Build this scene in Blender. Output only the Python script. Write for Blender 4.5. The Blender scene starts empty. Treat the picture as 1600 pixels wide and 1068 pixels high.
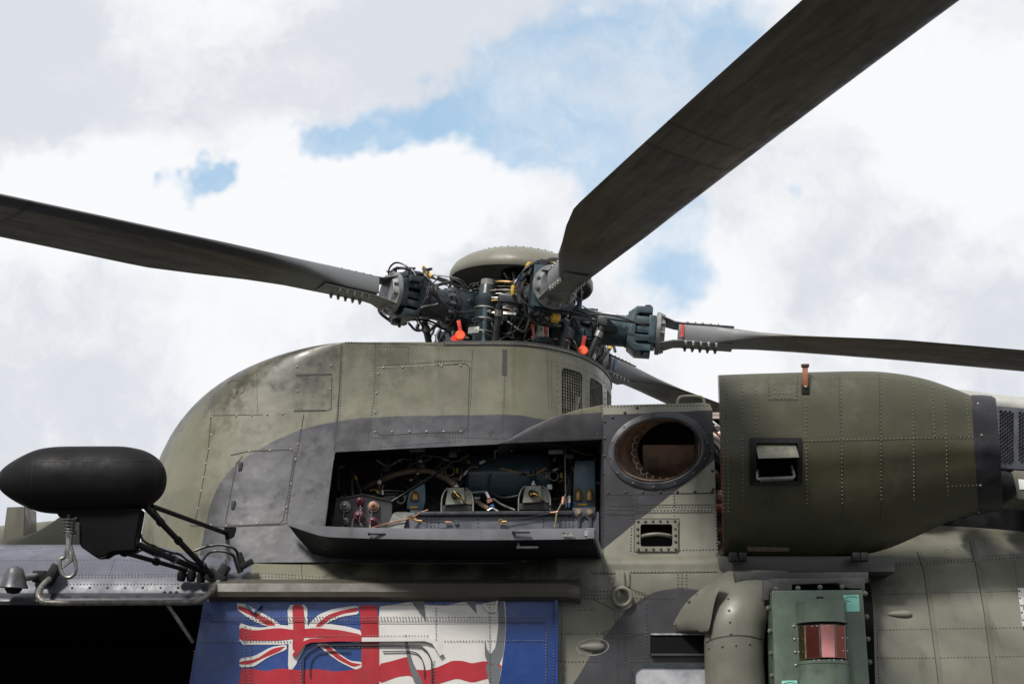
import bpy, bmesh, math, random
from mathutils import Vector, Matrix
from mathutils.bvhtree import BVHTree

# ------------------------------------------------------------------ camera, sky, sun, exposure
SC = bpy.context.scene
F_PX = 2700.0                       # focal length for a 1600 px wide picture
PITCH = math.radians(15.0)
CAM = Vector((0.0, -9.0, 1.6))
COL = bpy.data.collections.new('scene_objects'); SC.collection.children.link(COL)
cam_data = bpy.data.cameras.new('camera'); cam = bpy.data.objects.new('camera', cam_data)
COL.objects.link(cam); SC.camera = cam
cam.location = CAM; cam.rotation_euler = (math.radians(90) + PITCH, 0, 0)
cam_data.sensor_width = 36.0; cam_data.lens = 36.0 * F_PX / 1600.0
cam_data.clip_start = 0.05; cam_data.clip_end = 6000

SUN_DIR = Vector((-0.34, -0.55, 0.76)).normalized()      # towards the sun
SC.view_settings.view_transform = 'Standard'; SC.view_settings.look = 'None'
SC.view_settings.exposure = 0.0; SC.view_settings.gamma = 1.0
SC.view_settings.use_curve_mapping = False

def ray(px, py):
    x = (px - 800.0) / F_PX; y = (534.0 - py) / F_PX
    return Vector((x, math.cos(PITCH) - math.sin(PITCH) * y, math.sin(PITCH) + math.cos(PITCH) * y))
def at(px, py, Y=0.0):
    d = ray(px, py); return CAM + d * ((Y - CAM.y) / d.y)
def mpp(Y):                          # metres per photo pixel near depth Y
    return (Y - CAM.y) / 0.97 / F_PX

def make_world():
    w = bpy.data.worlds.new('World'); SC.world = w; w.use_nodes = True
    nt = w.node_tree; nt.nodes.clear(); L = nt.links
    def nd(t, **k):
        n = nt.nodes.new(t)
        for a, b in k.items(): setattr(n, a, b)
        return n
    def math_(op, a, b=None, clamp=False):
        n = nd('ShaderNodeMath', operation=op, use_clamp=clamp)
        for i, v in enumerate((a, b)):
            if v is None: continue
            if isinstance(v, (int, float)): n.inputs[i].default_value = v
            else: L.new(v, n.inputs[i])
        return n.outputs[0]
    def smooth(v, lo, hi, a=0.0, b=1.0):
        n = nd('ShaderNodeMapRange', interpolation_type='SMOOTHSTEP')
        L.new(v, n.inputs['Value'])
        n.inputs['From Min'].default_value = lo; n.inputs['From Max'].default_value = hi
        n.inputs['To Min'].default_value = a; n.inputs['To Max'].default_value = b
        return n.outputs[0]
    tc = nd('ShaderNodeTexCoord')
    def noise(vec, scale, detail, rough, dist=0.0, w4=0.0):
        n = nd('ShaderNodeTexNoise', noise_dimensions='3D')
        L.new(vec, n.inputs['Vector']); n.inputs['Scale'].default_value = scale
        n.inputs['Detail'].default_value = detail; n.inputs['Roughness'].default_value = rough
        n.inputs['Distortion'].default_value = 0.0
        ofs = nd('ShaderNodeVectorMath', operation='ADD'); L.new(vec, ofs.inputs[0]); ofs.inputs[1].default_value = (w4, w4 * 2, -w4); L.new(ofs.outputs[0], n.inputs['Vector'])
        return n
    dirv = tc.outputs['Generated']
    # gently warped direction so that cloud banks get ragged outlines
    wn = noise(dirv, 6.0, 5, 0.62, 0, 3.1)
    sub = nd('ShaderNodeVectorMath', operation='SUBTRACT'); L.new(wn.outputs['Color'], sub.inputs[0]); sub.inputs[1].default_value = (.5, .5, .5)
    scl = nd('ShaderNodeVectorMath', operation='SCALE'); L.new(sub.outputs[0], scl.inputs[0]); scl.inputs['Scale'].default_value = 0.16
    add = nd('ShaderNodeVectorMath', operation='ADD'); L.new(dirv, add.inputs[0]); L.new(scl.outputs[0], add.inputs[1])
    wd = add.outputs[0]
    def blob(px, py, rpx, amp):
        d = ray(px, py).normalized()
        n = nd('ShaderNodeVectorMath', operation='DISTANCE'); L.new(wd, n.inputs[0]); n.inputs[1].default_value = d
        return smooth(n.outputs['Value'], 0.0, rpx / F_PX, amp, 0.0)
    def total(bl):
        s = None
        for b in bl:
            v = blob(*b); s = v if s is None else math_('ADD', s, v)
        return s
    n1 = noise(wd, 4.6, 11, 0.60, 0, 1.7)
    base = n1.outputs['Fac']
    gaps = total(SKY_GAPS); banks = total(SKY_BANKS)
    dens = math_('ADD', math_('SUBTRACT', base, gaps), banks)
    n4 = noise(wd, 9.0, 8, 0.62, 0, 12.3); veil = smooth(n4.outputs['Fac'], 0.36, 0.72, 0.06, 0.66)
    cover = math_('MAXIMUM', smooth(dens, 0.13, 0.46), veil)
    # brightness of the cloud itself: sunlit tops against greyer bases
    n3 = noise(wd, 5.5, 9, 0.60, 0.2, 8.4)
    lit = smooth(math_('SUBTRACT', n3.outputs['Fac'], math_('SUBTRACT', total(SKY_GREYS), total(SKY_BRIGHTS))), 0.38, 0.60)
    mixc = nd('ShaderNodeMix', data_type='RGBA'); L.new(lit, mixc.inputs['Factor'])
    mixc.inputs['A'].default_value = (7.2, 7.5, 8.05, 1); mixc.inputs['B'].default_value = (9.5, 9.6, 9.8, 1)
    sky = nd('ShaderNodeTexSky', sky_type='NISHITA', sun_disc=False)
    sky.sun_elevation = math.asin(SUN_DIR.z); sky.sun_rotation = math.atan2(SUN_DIR.x, SUN_DIR.y)
    sky.air_density = 1.0; sky.dust_density = 0.6; sky.ozone_density = 1.0
    skyg = nd('ShaderNodeMix', data_type='RGBA', blend_type='MIX'); L.new(sky.outputs[0], skyg.inputs['A'])
    skyg.inputs['B'].default_value = (4.4, 6.9, 9.4, 1); skyg.inputs['Factor'].default_value = 0.75
    fin = nd('ShaderNodeMix', data_type='RGBA'); L.new(cover, fin.inputs['Factor'])
    L.new(skyg.outputs['Result'], fin.inputs['A']); L.new(mixc.outputs['Result'], fin.inputs['B'])
    bg = nd('ShaderNodeBackground'); bg.inputs['Strength'].default_value = 0.1
    L.new(fin.outputs['Result'], bg.inputs['Color'])
    out = nd('ShaderNodeOutputWorld'); L.new(bg.outputs[0], out.inputs['Surface'])
SKY_GAPS = [(485, 195, 95, .36), (560, 190, 95, .38), (640, 195, 95, .26), (345, 285, 110, .70), (350, 250, 70, .3), (425, 212, 80, .26), (730, 225, 190, .30), (850, 235, 220, .28), (960, 170, 240, .28),
            (1090, 80, 260, .32), (900, 60, 190, .16), (1190, 240, 95, .55), (1130, 310, 110, .34), (1040, 455, 120, .34), (770, 310, 130, .18), (1000, 300, 200, .22)]
SKY_BANKS = [(520, 340, 170, .34), (180, 300, 200, .24), (700, 400, 180, .26), (1420, 250, 300, .25), (100, 80, 420, .25), (300, 560, 420, .22), (1350, 480, 300, .18), (600, 40, 260, .10)]
SKY_BRIGHTS = [(500, 330, 200, .30), (620, 330, 150, .25), (190, 290, 170, .30), (80, 330, 140, .2), (1480, 200, 260, .22), (760, 370, 120, .2), (1150, 520, 160, .14)]
SKY_GREYS = [(120, 130, 330, .20), (430, 120, 200, .14), (1420, 430, 260, .10), (650, 60, 200, .08), (120, 480, 160, .08)]
make_world()

sun_d = bpy.data.lights.new('sun', 'SUN'); sun = bpy.data.objects.new('sun', sun_d); COL.objects.link(sun)
sun_d.energy = 4.4; sun_d.angle = math.radians(10); sun_d.color = (1.0, 0.96, 0.90)
sun.rotation_euler = SUN_DIR.to_track_quat('Z', 'Y').to_euler(); sun.location = (0, 0, 30)

# ------------------------------------------------------------------ materials
def _nt(name):
    m = bpy.data.materials.new(name); m.use_nodes = True
    nt = m.node_tree; b = nt.nodes['Principled BSDF']
    return m, nt, b
def _mr(nt, v, lo, hi, a=0.0, b=1.0, smooth=True):
    n = nt.nodes.new('ShaderNodeMapRange'); n.interpolation_type = 'SMOOTHSTEP' if smooth else 'LINEAR'
    nt.links.new(v, n.inputs['Value'])
    for k, x in zip(('From Min', 'From Max', 'To Min', 'To Max'), (lo, hi, a, b)): n.inputs[k].default_value = x
    return n.outputs[0]
def _mt(nt, op, a, b=None):
    n = nt.nodes.new('ShaderNodeMath'); n.operation = op
    for i, v in enumerate((a, b)):
        if v is None: continue
        if isinstance(v, (int, float)): n.inputs[i].default_value = v
        else: nt.links.new(v, n.inputs[i])
    return n.outputs[0]
def _noise(nt, vec, scale, detail=5, rough=.55, dist=0.0):
    n = nt.nodes.new('ShaderNodeTexNoise'); nt.links.new(vec, n.inputs['Vector'])
    n.inputs['Scale'].default_value = scale; n.inputs['Detail'].default_value = detail
    n.inputs['Roughness'].default_value = rough; n.inputs['Distortion'].default_value = dist
    return n.outputs['Fac']
def _mix(nt, f, a, b, mode='MIX'):
    n = nt.nodes.new('ShaderNodeMix'); n.data_type = 'RGBA'; n.blend_type = mode
    for s, v in (('Factor', f), ('A', a), ('B', b)):
        if isinstance(v, (int, float)): n.inputs[s].default_value = v
        elif isinstance(v, tuple): n.inputs[s].default_value = v if len(v) == 4 else v + (1,)
        else: nt.links.new(v, n.inputs[s])
    return n.outputs['Result']
def _curve_z(nt, xo, pts):
    """world X -> world Z through a float curve given by (X, Z) points"""
    pts = sorted(pts); x0, x1 = pts[0][0], pts[-1][0]
    z0 = min(p[1] for p in pts); z1 = max(p[1] for p in pts); z1 = max(z1, z0 + 1e-3)
    u = _mr(nt, xo, x0, x1, 0, 1, False)
    c = nt.nodes.new('ShaderNodeFloatCurve'); nt.links.new(u, c.inputs['Value'])
    cv = c.mapping.curves[0]
    P = [((x - x0) / (x1 - x0), (z - z0) / (z1 - z0)) for x, z in pts]
    cv.points[0].location = P[0]; cv.points[1].location = P[-1]
    for p in P[1:-1]: cv.points.new(*p)
    c.mapping.update()
    return _mt(nt, 'ADD', _mt(nt, 'MULTIPLY', c.outputs[0], z1 - z0), z0)
GREY = (0.047, 0.047, 0.056)
def paint(name, base, camo=None, rough=.48, dirt=.5, light=1.0, bump=.15, scale=2.2, camo_col=GREY, spec=.35, chips=0.0, grime_shade=()):
    """weathered aircraft paint; camo = list of (points, 'below'|'above'|'right') clauses that must all hold for the second colour"""
    m, nt, b = _nt(name); L = nt.links
    tc = nt.nodes.new('ShaderNodeTexCoord'); obj = tc.outputs['Object']
    col = base + (1,)
    if camo:
        sx = nt.nodes.new('ShaderNodeSeparateXYZ'); L.new(obj, sx.inputs[0])
        wob = _mt(nt, 'MULTIPLY', _mt(nt, 'SUBTRACT', _noise(nt, obj, 9, 3), .5), .012)
        mask = None
        for pts, side in camo:
            if side in ('below', 'above'):
                d = _mt(nt, 'SUBTRACT', _curve_z(nt, sx.outputs['X'], pts), sx.outputs['Z'])
                if side == 'above': d = _mt(nt, 'MULTIPLY', d, -1.0)
            else:
                d = _mt(nt, 'SUBTRACT', sx.outputs['X'], pts)
                if side == 'left': d = _mt(nt, 'MULTIPLY', d, -1.0)
            k = _mr(nt, _mt(nt, 'ADD', d, wob), -.004, .004)
            mask = k if mask is None else _mt(nt, 'MINIMUM', mask, k)
        col = _mix(nt, mask, col, camo_col + (1,))
    mp = nt.nodes.new('ShaderNodeMapping'); L.new(obj, mp.inputs[0]); mp.inputs['Scale'].default_value = (7, 7, 1.1)
    n1 = _noise(nt, obj, scale, 7, .62, .4); n2 = _noise(nt, mp.outputs[0], 1.6, 6, .6); n3 = _noise(nt, obj, scale * 5, 5, .65)
    c = _mix(nt, _mr(nt, n1, .32, .68, 0, dirt), col, _mix(nt, 1.0, col, (.55, .54, .50, 1), 'MULTIPLY'))
    c = _mix(nt, _mr(nt, n2, .50, .80, 0, dirt * .9), c, (.022, .020, .018, 1))
    c = _mix(nt, _mr(nt, n3, .60, .80, 0, .10 * light), c, (.30, .29, .26, 1))
    n5 = _noise(nt, obj, 1.1, 4, .6, .8); c = _mix(nt, _mr(nt, n5, .46, .70, 0, dirt * .75), c, (.030, .027, .022, 1))
    for px, py, Y, r_, amt in grime_shade:      # dark patches with a place of their own: grime and painted-in shade
        vd = nt.nodes.new('ShaderNodeVectorMath'); vd.operation = 'DISTANCE'; L.new(obj, vd.inputs[0]); vd.inputs[1].default_value = at(px, py, Y)
        e = _mt(nt, 'ADD', vd.outputs['Value'], _mt(nt, 'MULTIPLY', _mt(nt, 'SUBTRACT', n3, .5), r_ * 1.5)); e = _mt(nt, 'ADD', e, _mt(nt, 'MULTIPLY', _mt(nt, 'SUBTRACT', n2, .5), r_ * 1.2))
        c = _mix(nt, _mr(nt, e, r_, r_ * .15, 0, amt), c, (.024, .021, .017, 1))
    if chips:
        n4 = _noise(nt, obj, 38, 6, .7); c = _mix(nt, _mr(nt, n4, .66, .74, 0, chips), c, (.42, .42, .40, 1))
    L.new(c, b.inputs['Base Color'])
    L.new(_mr(nt, n3, .3, .7, rough - .10, rough + .14), b.inputs['Roughness'])
    b.inputs['Specular IOR Level'].default_value = spec
    bp = nt.nodes.new('ShaderNodeBump'); bp.inputs['Strength'].default_value = bump; bp.inputs['Distance'].default_value = .03
    nb = _noise(nt, obj, 3.6, 3, .45)
    L.new(nb, bp.inputs['Height']); L.new(bp.outputs[0], b.inputs['Normal'])
    return m
def simple(name, col, rough=.5, metal=0.0, var=.3, scale=20, emit=0, spec=.5, bump=0.0):
    m, nt, b = _nt(name); L = nt.links
    tc = nt.nodes.new('ShaderNodeTexCoord'); n = _noise(nt, tc.outputs['Object'], scale, 5, .6)
    dark = tuple(x * (1 - var) for x in col); lite = tuple(min(1, x * (1 + var * .6)) for x in col)
    L.new(_mix(nt, _mr(nt, n, .3, .7), dark + (1,), lite + (1,)), b.inputs['Base Color'])
    L.new(_mr(nt, n, .3, .7, max(.05, rough - .1), min(1, rough + .12)), b.inputs['Roughness'])
    b.inputs['Metallic'].default_value = metal; b.inputs['Specular IOR Level'].default_value = spec
    if bump:
        bp = nt.nodes.new('ShaderNodeBump'); bp.inputs['Strength'].default_value = bump; bp.inputs['Distance'].default_value = .005
        L.new(n, bp.inputs['Height']); L.new(bp.outputs[0], b.inputs['Normal'])
    return m

# ------------------------------------------------------------------ mesh builder
def catmull(pts, k=6, closed=False):
    P = [Vector(p) for p in pts]; n = len(P); out = []
    if n < 3: return P
    rng = range(n if closed else n - 1)
    for i in rng:
        p1 = P[i]; p2 = P[(i + 1) % n]
        p0 = P[i - 1] if (i > 0 or closed) else p1 * 2 - p2
        p3 = P[(i + 2) % n] if (i + 2 < n or closed) else p2 * 2 - p1
        for j in range(k):
            t = j / k
            out.append(.5 * ((2 * p1) + (p2 - p0) * t + (2 * p0 - 5 * p1 + 4 * p2 - p3) * t * t + (3 * p1 - p0 - 3 * p2 + p3) * t ** 3))
    if not closed: out.append(P[-1])
    return out
def frame_of(d):
    d = Vector(d).normalized(); a = Vector((0, 0, 1)) if abs(d.z) < .9 else Vector((1, 0, 0))
    u = d.cross(a).normalized(); return u, d.cross(u).normalized()
class MB:
    def __init__(self): self.v = []; self.f = []
    def add(self, vs, fs):
        o = len(self.v); self.v += [Vector(p) for p in vs]; self.f += [tuple(o + i for i in q) for q in fs]; return self
    def ring_loft(self, rings, closed=True, cap=True):
        n = len(rings[0]); vs = [p for r in rings for p in r]; fs = []
        for i in range(len(rings) - 1):
            for j in range(n if closed else n - 1):
                k = (j + 1) % n; fs.append((i * n + j, i * n + k, (i + 1) * n + k, (i + 1) * n + j))
        if cap and closed:
            fs.append(tuple(range(n))[::-1]); fs.append(tuple((len(rings) - 1) * n + j for j in range(n)))
        return self.add(vs, fs)
    def box(self, c, h, M=None):
        vs = [Vector((sx * h[0], sy * h[1], sz * h[2])) for sx in (-1, 1) for sy in (-1, 1) for sz in (-1, 1)]
        vs = [(M @ p if M else p) + Vector(c) for p in vs]
        return self.add(vs, [(0, 1, 3, 2), (4, 6, 7, 5), (0, 4, 5, 1), (2, 3, 7, 6), (0, 2, 6, 4), (1, 5, 7, 3)])
    def prism(self, poly, vec):
        n = len(poly); vec = Vector(vec); A = [Vector(p) for p in poly]; B = [p + vec for p in A]
        return self.add(A + B, [tuple(range(n))[::-1], tuple(range(n, 2 * n))] + [(i, (i + 1) % n, n + (i + 1) % n, n + i) for i in range(n)])
    def cyl(self, p0, p1, r0, r1=None, n=14, cap=True):
        p0 = Vector(p0); p1 = Vector(p1); r1 = r0 if r1 is None else r1; u, w = frame_of(p1 - p0)
        R = [[p + (u * math.cos(2 * math.pi * j / n) + w * math.sin(2 * math.pi * j / n)) * r for j in range(n)] for p, r in ((p0, r0), (p1, r1))]
        return self.ring_loft(R, True, cap)
    def lathe(self, prof, origin, axis, n=20, cap=True):
        """prof: (radius, height along axis)"""
        o = Vector(origin); ax = Vector(axis).normalized(); u, w = frame_of(ax)
        R = [[o + ax * h + (u * math.cos(2 * math.pi * j / n) + w * math.sin(2 * math.pi * j / n)) * max(r, 1e-4) for j in range(n)] for r, h in prof]
        return self.ring_loft(R, True, cap)
    def tube(self, pts, r, n=7, k=5, smooth=True, cap=True):
        P = catmull(pts, k) if smooth else [Vector(p) for p in pts]
        u, w = frame_of(P[1] - P[0]); R = []
        for i, p in enumerate(P):
            d = (P[min(i + 1, len(P) - 1)] - P[max(i - 1, 0)])
            if d.length < 1e-9: d = Vector((0, 0, 1))
            d.normalize(); u = (u - d * u.dot(d))
            if u.length < 1e-6: u, _ = frame_of(d)
            u.normalize(); w = d.cross(u)
            rr = r[min(len(r) - 1, int(i * len(r) / len(P)))] if isinstance(r, (list, tuple)) else r
            R.append([p + (u * math.cos(2 * math.pi * j / n) + w * math.sin(2 * math.pi * j / n)) * rr for j in range(n)])
        return self.ring_loft(R, True, cap)
    def torus(self, c, axis, R, r, n=24, m=8, a0=0.0, a1=2 * math.pi):
        u, w = frame_of(axis); c = Vector(c); ax = Vector(axis).normalized(); full = abs(a1 - a0 - 2 * math.pi) < 1e-6
        rings = []
        for i in range(n + (0 if full else 1)):
            a = a0 + (a1 - a0) * i / n; d = u * math.cos(a) + w * math.sin(a)
            rings.append([c + d * (R + r * math.cos(2 * math.pi * j / m)) + ax * r * math.sin(2 * math.pi * j / m) for j in range(m)])
        if full: rings.append(rings[0])
        return self.ring_loft(rings, True, not full)
    def grid(self, rows):
        m = len(rows[0]); fs = [(i * m + j, i * m + j + 1, (i + 1) * m + j + 1, (i + 1) * m + j) for i in range(len(rows) - 1) for j in range(m - 1)]
        return self.add([p for r in rows for p in r], fs)
    def dome(self, p, nrm, r, h=None, n=6):
        nrm = Vector(nrm).normalized(); u, w = frame_of(nrm); p = Vector(p); h = h or r * .75
        ang = [2 * math.pi * j / n for j in range(n)]
        vs = [p - nrm * .001 + (u * math.cos(a) + w * math.sin(a)) * r for a in ang] + [p + nrm * h * .75 + (u * math.cos(a) + w * math.sin(a)) * r * .68 for a in ang] + [p + nrm * h]
        fs = [(j, (j + 1) % n, n + (j + 1) % n, n + j) for j in range(n)] + [(n + j, n + (j + 1) % n, 2 * n) for j in range(n)]
        return self.add(vs, fs)
    def bm(self, weld=True):
        b = bmesh.new(); V = [b.verts.new(p) for p in self.v]
        for f in self.f:
            try: b.faces.new([V[i] for i in f])
            except ValueError: pass
        if weld: bmesh.ops.remove_doubles(b, verts=b.verts, dist=1e-5)
        return b
    def build(self, name, mat, parent=None, label=None, bevel=0.0, smooth=True, kind=None, sharp=35, normals=True, seg=2, M=None):
        b = self.bm()
        if normals: bmesh.ops.recalc_face_normals(b, faces=b.faces)
        if bevel:
            ed = [e for e in b.edges if len(e.link_faces) == 2 and e.calc_face_angle(0) > math.radians(28)]
            bmesh.ops.bevel(b, geom=ed, offset=bevel, segments=seg, affect='EDGES', clamp_overlap=True, profile=.6)
        me = bpy.data.meshes.new(name); b.to_mesh(me); b.free()
        return mesh_obj(name, me, mat, parent, label, smooth, kind, sharp, M)
def mesh_obj(name, me, mat, parent=None, label=None, smooth=True, kind=None, sharp=35, M=None):
    if smooth:
        me.polygons.foreach_set('use_smooth', [True] * len(me.polygons)); me.set_sharp_from_angle(angle=math.radians(sharp))
    if mat is not None and len(me.materials) == 0: me.materials.append(mat)
    o = bpy.data.objects.new(name, me); COL.objects.link(o)
    attach(o, parent, M)
    if label: o['label'] = label
    if kind: o['kind'] = kind
    return o
def attach(o, parent, M=None):
    """keep M as the object's world matrix under its parent; children of a moved part stay in that part's own space"""
    if parent is None:
        if M is not None: o.matrix_basis = M
        return
    o.parent = parent
    if parent is HELI:
        o.matrix_parent_inverse = Matrix.Translation(-HELI_LOC)
    if M is not None: o.matrix_basis = M
HELI_LOC = Vector((0.0, 1.4, 0.0))
HELI = bpy.data.objects.new('helicopter', None); COL.objects.link(HELI); HELI.location = HELI_LOC
HELI['label'] = 'olive and dark grey camouflaged military helicopter with its equipment bay open'
HELI['category'] = 'helicopter'

def bvh_of(o):
    b = bmesh.new(); b.from_mesh(o.data); t = BVHTree.FromBMesh(b); b.free(); return t
def hit(tree, px, py):
    d = ray(px, py).normalized(); h = tree.ray_cast(CAM, d)
    if h[0] is None: return None
    n = h[1]; n = -n if n.dot(d) > 0 else n
    return h[0], n
def resample(pts, step):
    out = [];
    for (x0, y0), (x1, y1) in zip(pts, pts[1:]):
        n = max(1, int(round(math.hypot(x1 - x0, y1 - y0) / step)))
        out += [(x0 + (x1 - x0) * i / n, y0 + (y1 - y0) * i / n) for i in range(n)]
    return out + [tuple(pts[-1])]
RR = random.Random(7)
def rivets(o, lines, mat, name='rivet_rows', step=7.0, r=.0048, tree=None, label=None):
    tree = tree or bvh_of(o); mb = MB()
    for ln in lines:
        st = step; rad = r; pts = ln
        if isinstance(ln, dict): pts = ln['p']; st = ln.get('s', step); rad = ln.get('r', r)
        for (x, y) in resample(pts, st):
            h = hit(tree, x + RR.uniform(-.25, .25), y + RR.uniform(-.25, .25))
            if h: mb.dome(h[0], h[1], rad * RR.uniform(.9, 1.1))
    if mb.v: return mb.build(name, mat, o, kind='stuff', sharp=60, label=label)
def seam(o, pts, mat, w=1.6, lift=.0016, name='seam', tree=None, closed=False, step=5, smooth=False):
    """a thin strip of sealant or strap laid along a line of the surface"""
    tree = tree or bvh_of(o)
    if smooth: pts = [(p.x, p.y) for p in catmull([(x, y, 0) for x, y in pts], 6)]
    P = resample(list(pts) + ([pts[0]] if closed else []), step); rows = []
    for i, (x, y) in enumerate(P):
        a = P[max(0, i - 1)]; b = P[min(len(P) - 1, i + 1)]; dx, dy = b[0] - a[0], b[1] - a[1]; l = math.hypot(dx, dy) or 1
        nx, ny = -dy / l * w / 2, dx / l * w / 2
        A = hit(tree, x + nx, y + ny); B = hit(tree, x - nx, y - ny)
        if not A or not B: continue
        rows.append((A[0] - A[1] * .001, A[0] + A[1] * lift, B[0] + B[1] * lift, B[0] - B[1] * .001))
    if len(rows) < 2: return None
    mb = MB(); mb.grid([list(r) for r in rows]); return mb.build(name, mat, o, smooth=False)
def panel_px(poly, Y, depth, mb=None):
    """outline given by its directions from the camera, standing at depth Y, extruded into the scene"""
    mb = mb or MB(); mb.prism([at(x, y, Y) for x, y in poly], (0, depth, 0)); return mb

# ------------------------------------------------------------------ paints
def wl(pts, Y): return [(at(x, y, Y).x, at(x, y, Y).z) for x, y in pts]
OLIVE = (0.152, 0.148, 0.100); PALE = (0.285, 0.280, 0.230); DARK_OLIVE = (0.060, 0.060, 0.034)
CAMO_COWL = wl([(140, 1060), (300, 930), (318, 845), (330, 785), (345, 752), (370, 724), (398, 705), (443, 682), (480, 668), (532, 657), (586, 651), (720, 648), (815, 647), (840, 650), (875, 650), (950, 645)], .27)
M_COWL = paint('cowling paint', OLIVE, [(CAMO_COWL, 'below')], rough=.36, dirt=.5, spec=.5, bump=.3, grime_shade=[(470, 560, .32, .34, .75), (360, 590, .5, .40, .75), (280, 650, .9, .40, .75), (250, 700, 1.1, .3, .6), (490, 605, .3, .14, .6), (620, 560, .32, .2, .4), (880, 670, .23, .18, .5), (560, 680, .27, .2, .4), (420, 840, .2, .18, .5), (330, 800, .3, .14, .4), (470, 700, .25, .12, .35), (600, 580, .3, .2, .25)])  # patches darken the nose top and rim; the panel patch is grime
M_BLOCK = paint('exhaust panel paint', PALE, [(wl([(900, 649), (1027, 645), (1130, 640)], .08), 'below'), (wl([(900, 893), (942, 858), (1066, 759), (1130, 708)], .08), 'above'),], rough=.40, dirt=.42, spec=.45, grime_shade=[(965, 765, .07, .14, .55), (1010, 790, .07, .10, .3), (1000, 885, .07, .14, .25)])
M_WALL = paint('cabin wall paint', (.170, .167, .130), [(wl([(860, 1110), (895, 1068), (925, 1020), (955, 980), (985, 948), (1015, 928), (1050, 919), (1090, 921), (1180, 950)], 0), 'below'), (at(1240, 1000, 0).x, 'left'), (at(870, 1000, 0).x, 'right')], rough=.40, dirt=.5, spec=.5, bump=.07, grime_shade=[(905, 915, 0, .14, .7), (1380, 900, .1, .25, .5), (1240, 905, 0, .35, .5), (1460, 880, .2, .12, .3)])  # large patches darken the wall below the engine cowl
M_SHOULDER = paint('shoulder paint', (.10, .105, .135), rough=.42, dirt=.35, grime_shade=[(x, 890, .1, .17, .8) for x in (540, 620, 700, 780, 850)] + [(330, 890, .05, .12, .6)], camo=[(at(392, 900, .1).x, 'right')], camo_col=(.15, .146, .105))  # patch row under the tray paints in its shade; strut patch is grime
M_NAC = paint('engine cowl paint', DARK_OLIVE, rough=.36, dirt=.45, light=.7, spec=.5, bump=.4, grime_shade=[(1500, 640, -.2, .1, .3), (1200, 780, -.3, .14, .4), (1300, 600, -.2, .12, .3), (1430, 760, -.3, .16, .4), (1150, 640, -.3, .1, .3), (1380, 700, -.35, .1, .25)])
M_OLIVE = paint('olive paint', (.15, .147, .115), rough=.5, dirt=.45)
M_PALEO = paint('pale olive paint', (.21, .207, .17), rough=.5, dirt=.4)
M_GREYP = paint('grey paint', GREY, rough=.42, dirt=.4)
M_TRAY = paint('tray paint', (.17, .175, .195), rough=.45, dirt=.5, chips=.25)
M_TRAYU = paint('tray skin', (.016, .016, .019), rough=.55, dirt=.3, light=.3, spec=.2)
M_RIV_D = simple('dark rivet', (.055, .054, .048), .42, 0.2)
M_RIV_O = simple('olive rivet', (.12, .115, .085), .42, 0.1)
M_RIV_L = simple('worn rivet', (.30, .29, .24), .35, 0.3)
M_SEAM = simple('sealant', (.03, .03, .028), .7)
M_SEAM_L = simple('worn panel edge', (.23, .22, .19), .5)
M_BLACK = simple('black rubber', (.009, .009, .010), .6, spec=.25)
M_BLACKP = simple('black paint', (.011, .011, .012), .5, scale=9, var=.5, spec=.25)
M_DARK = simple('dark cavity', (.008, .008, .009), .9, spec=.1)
M_STEEL = simple('steel', (.46, .45, .43), .32, .9)
M_STEELD = simple('dull steel', (.28, .275, .26), .42, .8)
M_ALU = simple('aluminium', (.52, .52, .50), .4, .7)
M_TEAL = simple('blue grey hub paint', (.036, .062, .075), .3, 0.0, scale=12, var=.35)
M_TEALD = simple('dark blue gearbox paint', (.015, .022, .027), .35, scale=6)
M_YEL = simple('yellow tape', (.55, .34, .03), .5)
M_RED = simple('red tape', (.62, .035, .02), .5)
M_ORANGE = simple('orange plastic', (.95, .10, .02), .45)
M_GOLD = simple('brass', (.42, .26, .10), .4, .6)
M_COPPER = simple('copper fitting', (.38, .19, .13), .42, .5)
M_PURPLE = simple('purple cap', (.16, .03, .05), .45)
M_HOSE = simple('brown hose', (.19, .135, .095), .5)
M_PLUME = simple('cable sheath', (.05, .048, .045), .45)
M_EXH = simple('heat tinted steel', (.40, .29, .22), .42, .55, scale=14, var=.4)
M_WHITE = simple('white tag', (.75, .75, .72), .6, var=.1)

# ------------------------------------------------------------------ ground
def ground_mat():
    m, nt, b = _nt('worn tarmac'); tc = nt.nodes.new('ShaderNodeTexCoord')
    n = _noise(nt, tc.outputs['Object'], 1.5, 6, .6); n2 = _noise(nt, tc.outputs['Object'], 60, 4, .6)
    c = _mix(nt, _mr(nt, n, .3, .7), (.042, .042, .043, 1), (.065, .064, .062, 1)); c = _mix(nt, _mr(nt, n2, .35, .65, 0, .5), c, (.03, .03, .03, 1))
    nt.links.new(c, b.inputs['Base Color']); b.inputs['Roughness'].default_value = .95
    bp = nt.nodes.new('ShaderNodeBump'); bp.inputs['Strength'].default_value = .7; nt.links.new(n2, bp.inputs['Height']); nt.links.new(bp.outputs[0], b.inputs['Normal'])
    return m
g = MB(); g.add([(-2500, -2500, 0), (2500, -2500, 0), (2500, 2500, 0), (-2500, 2500, 0)], [(0, 1, 2, 3)])
g = g.build('ground', ground_mat(), smooth=False); g['kind'] = 'structure'

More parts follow.
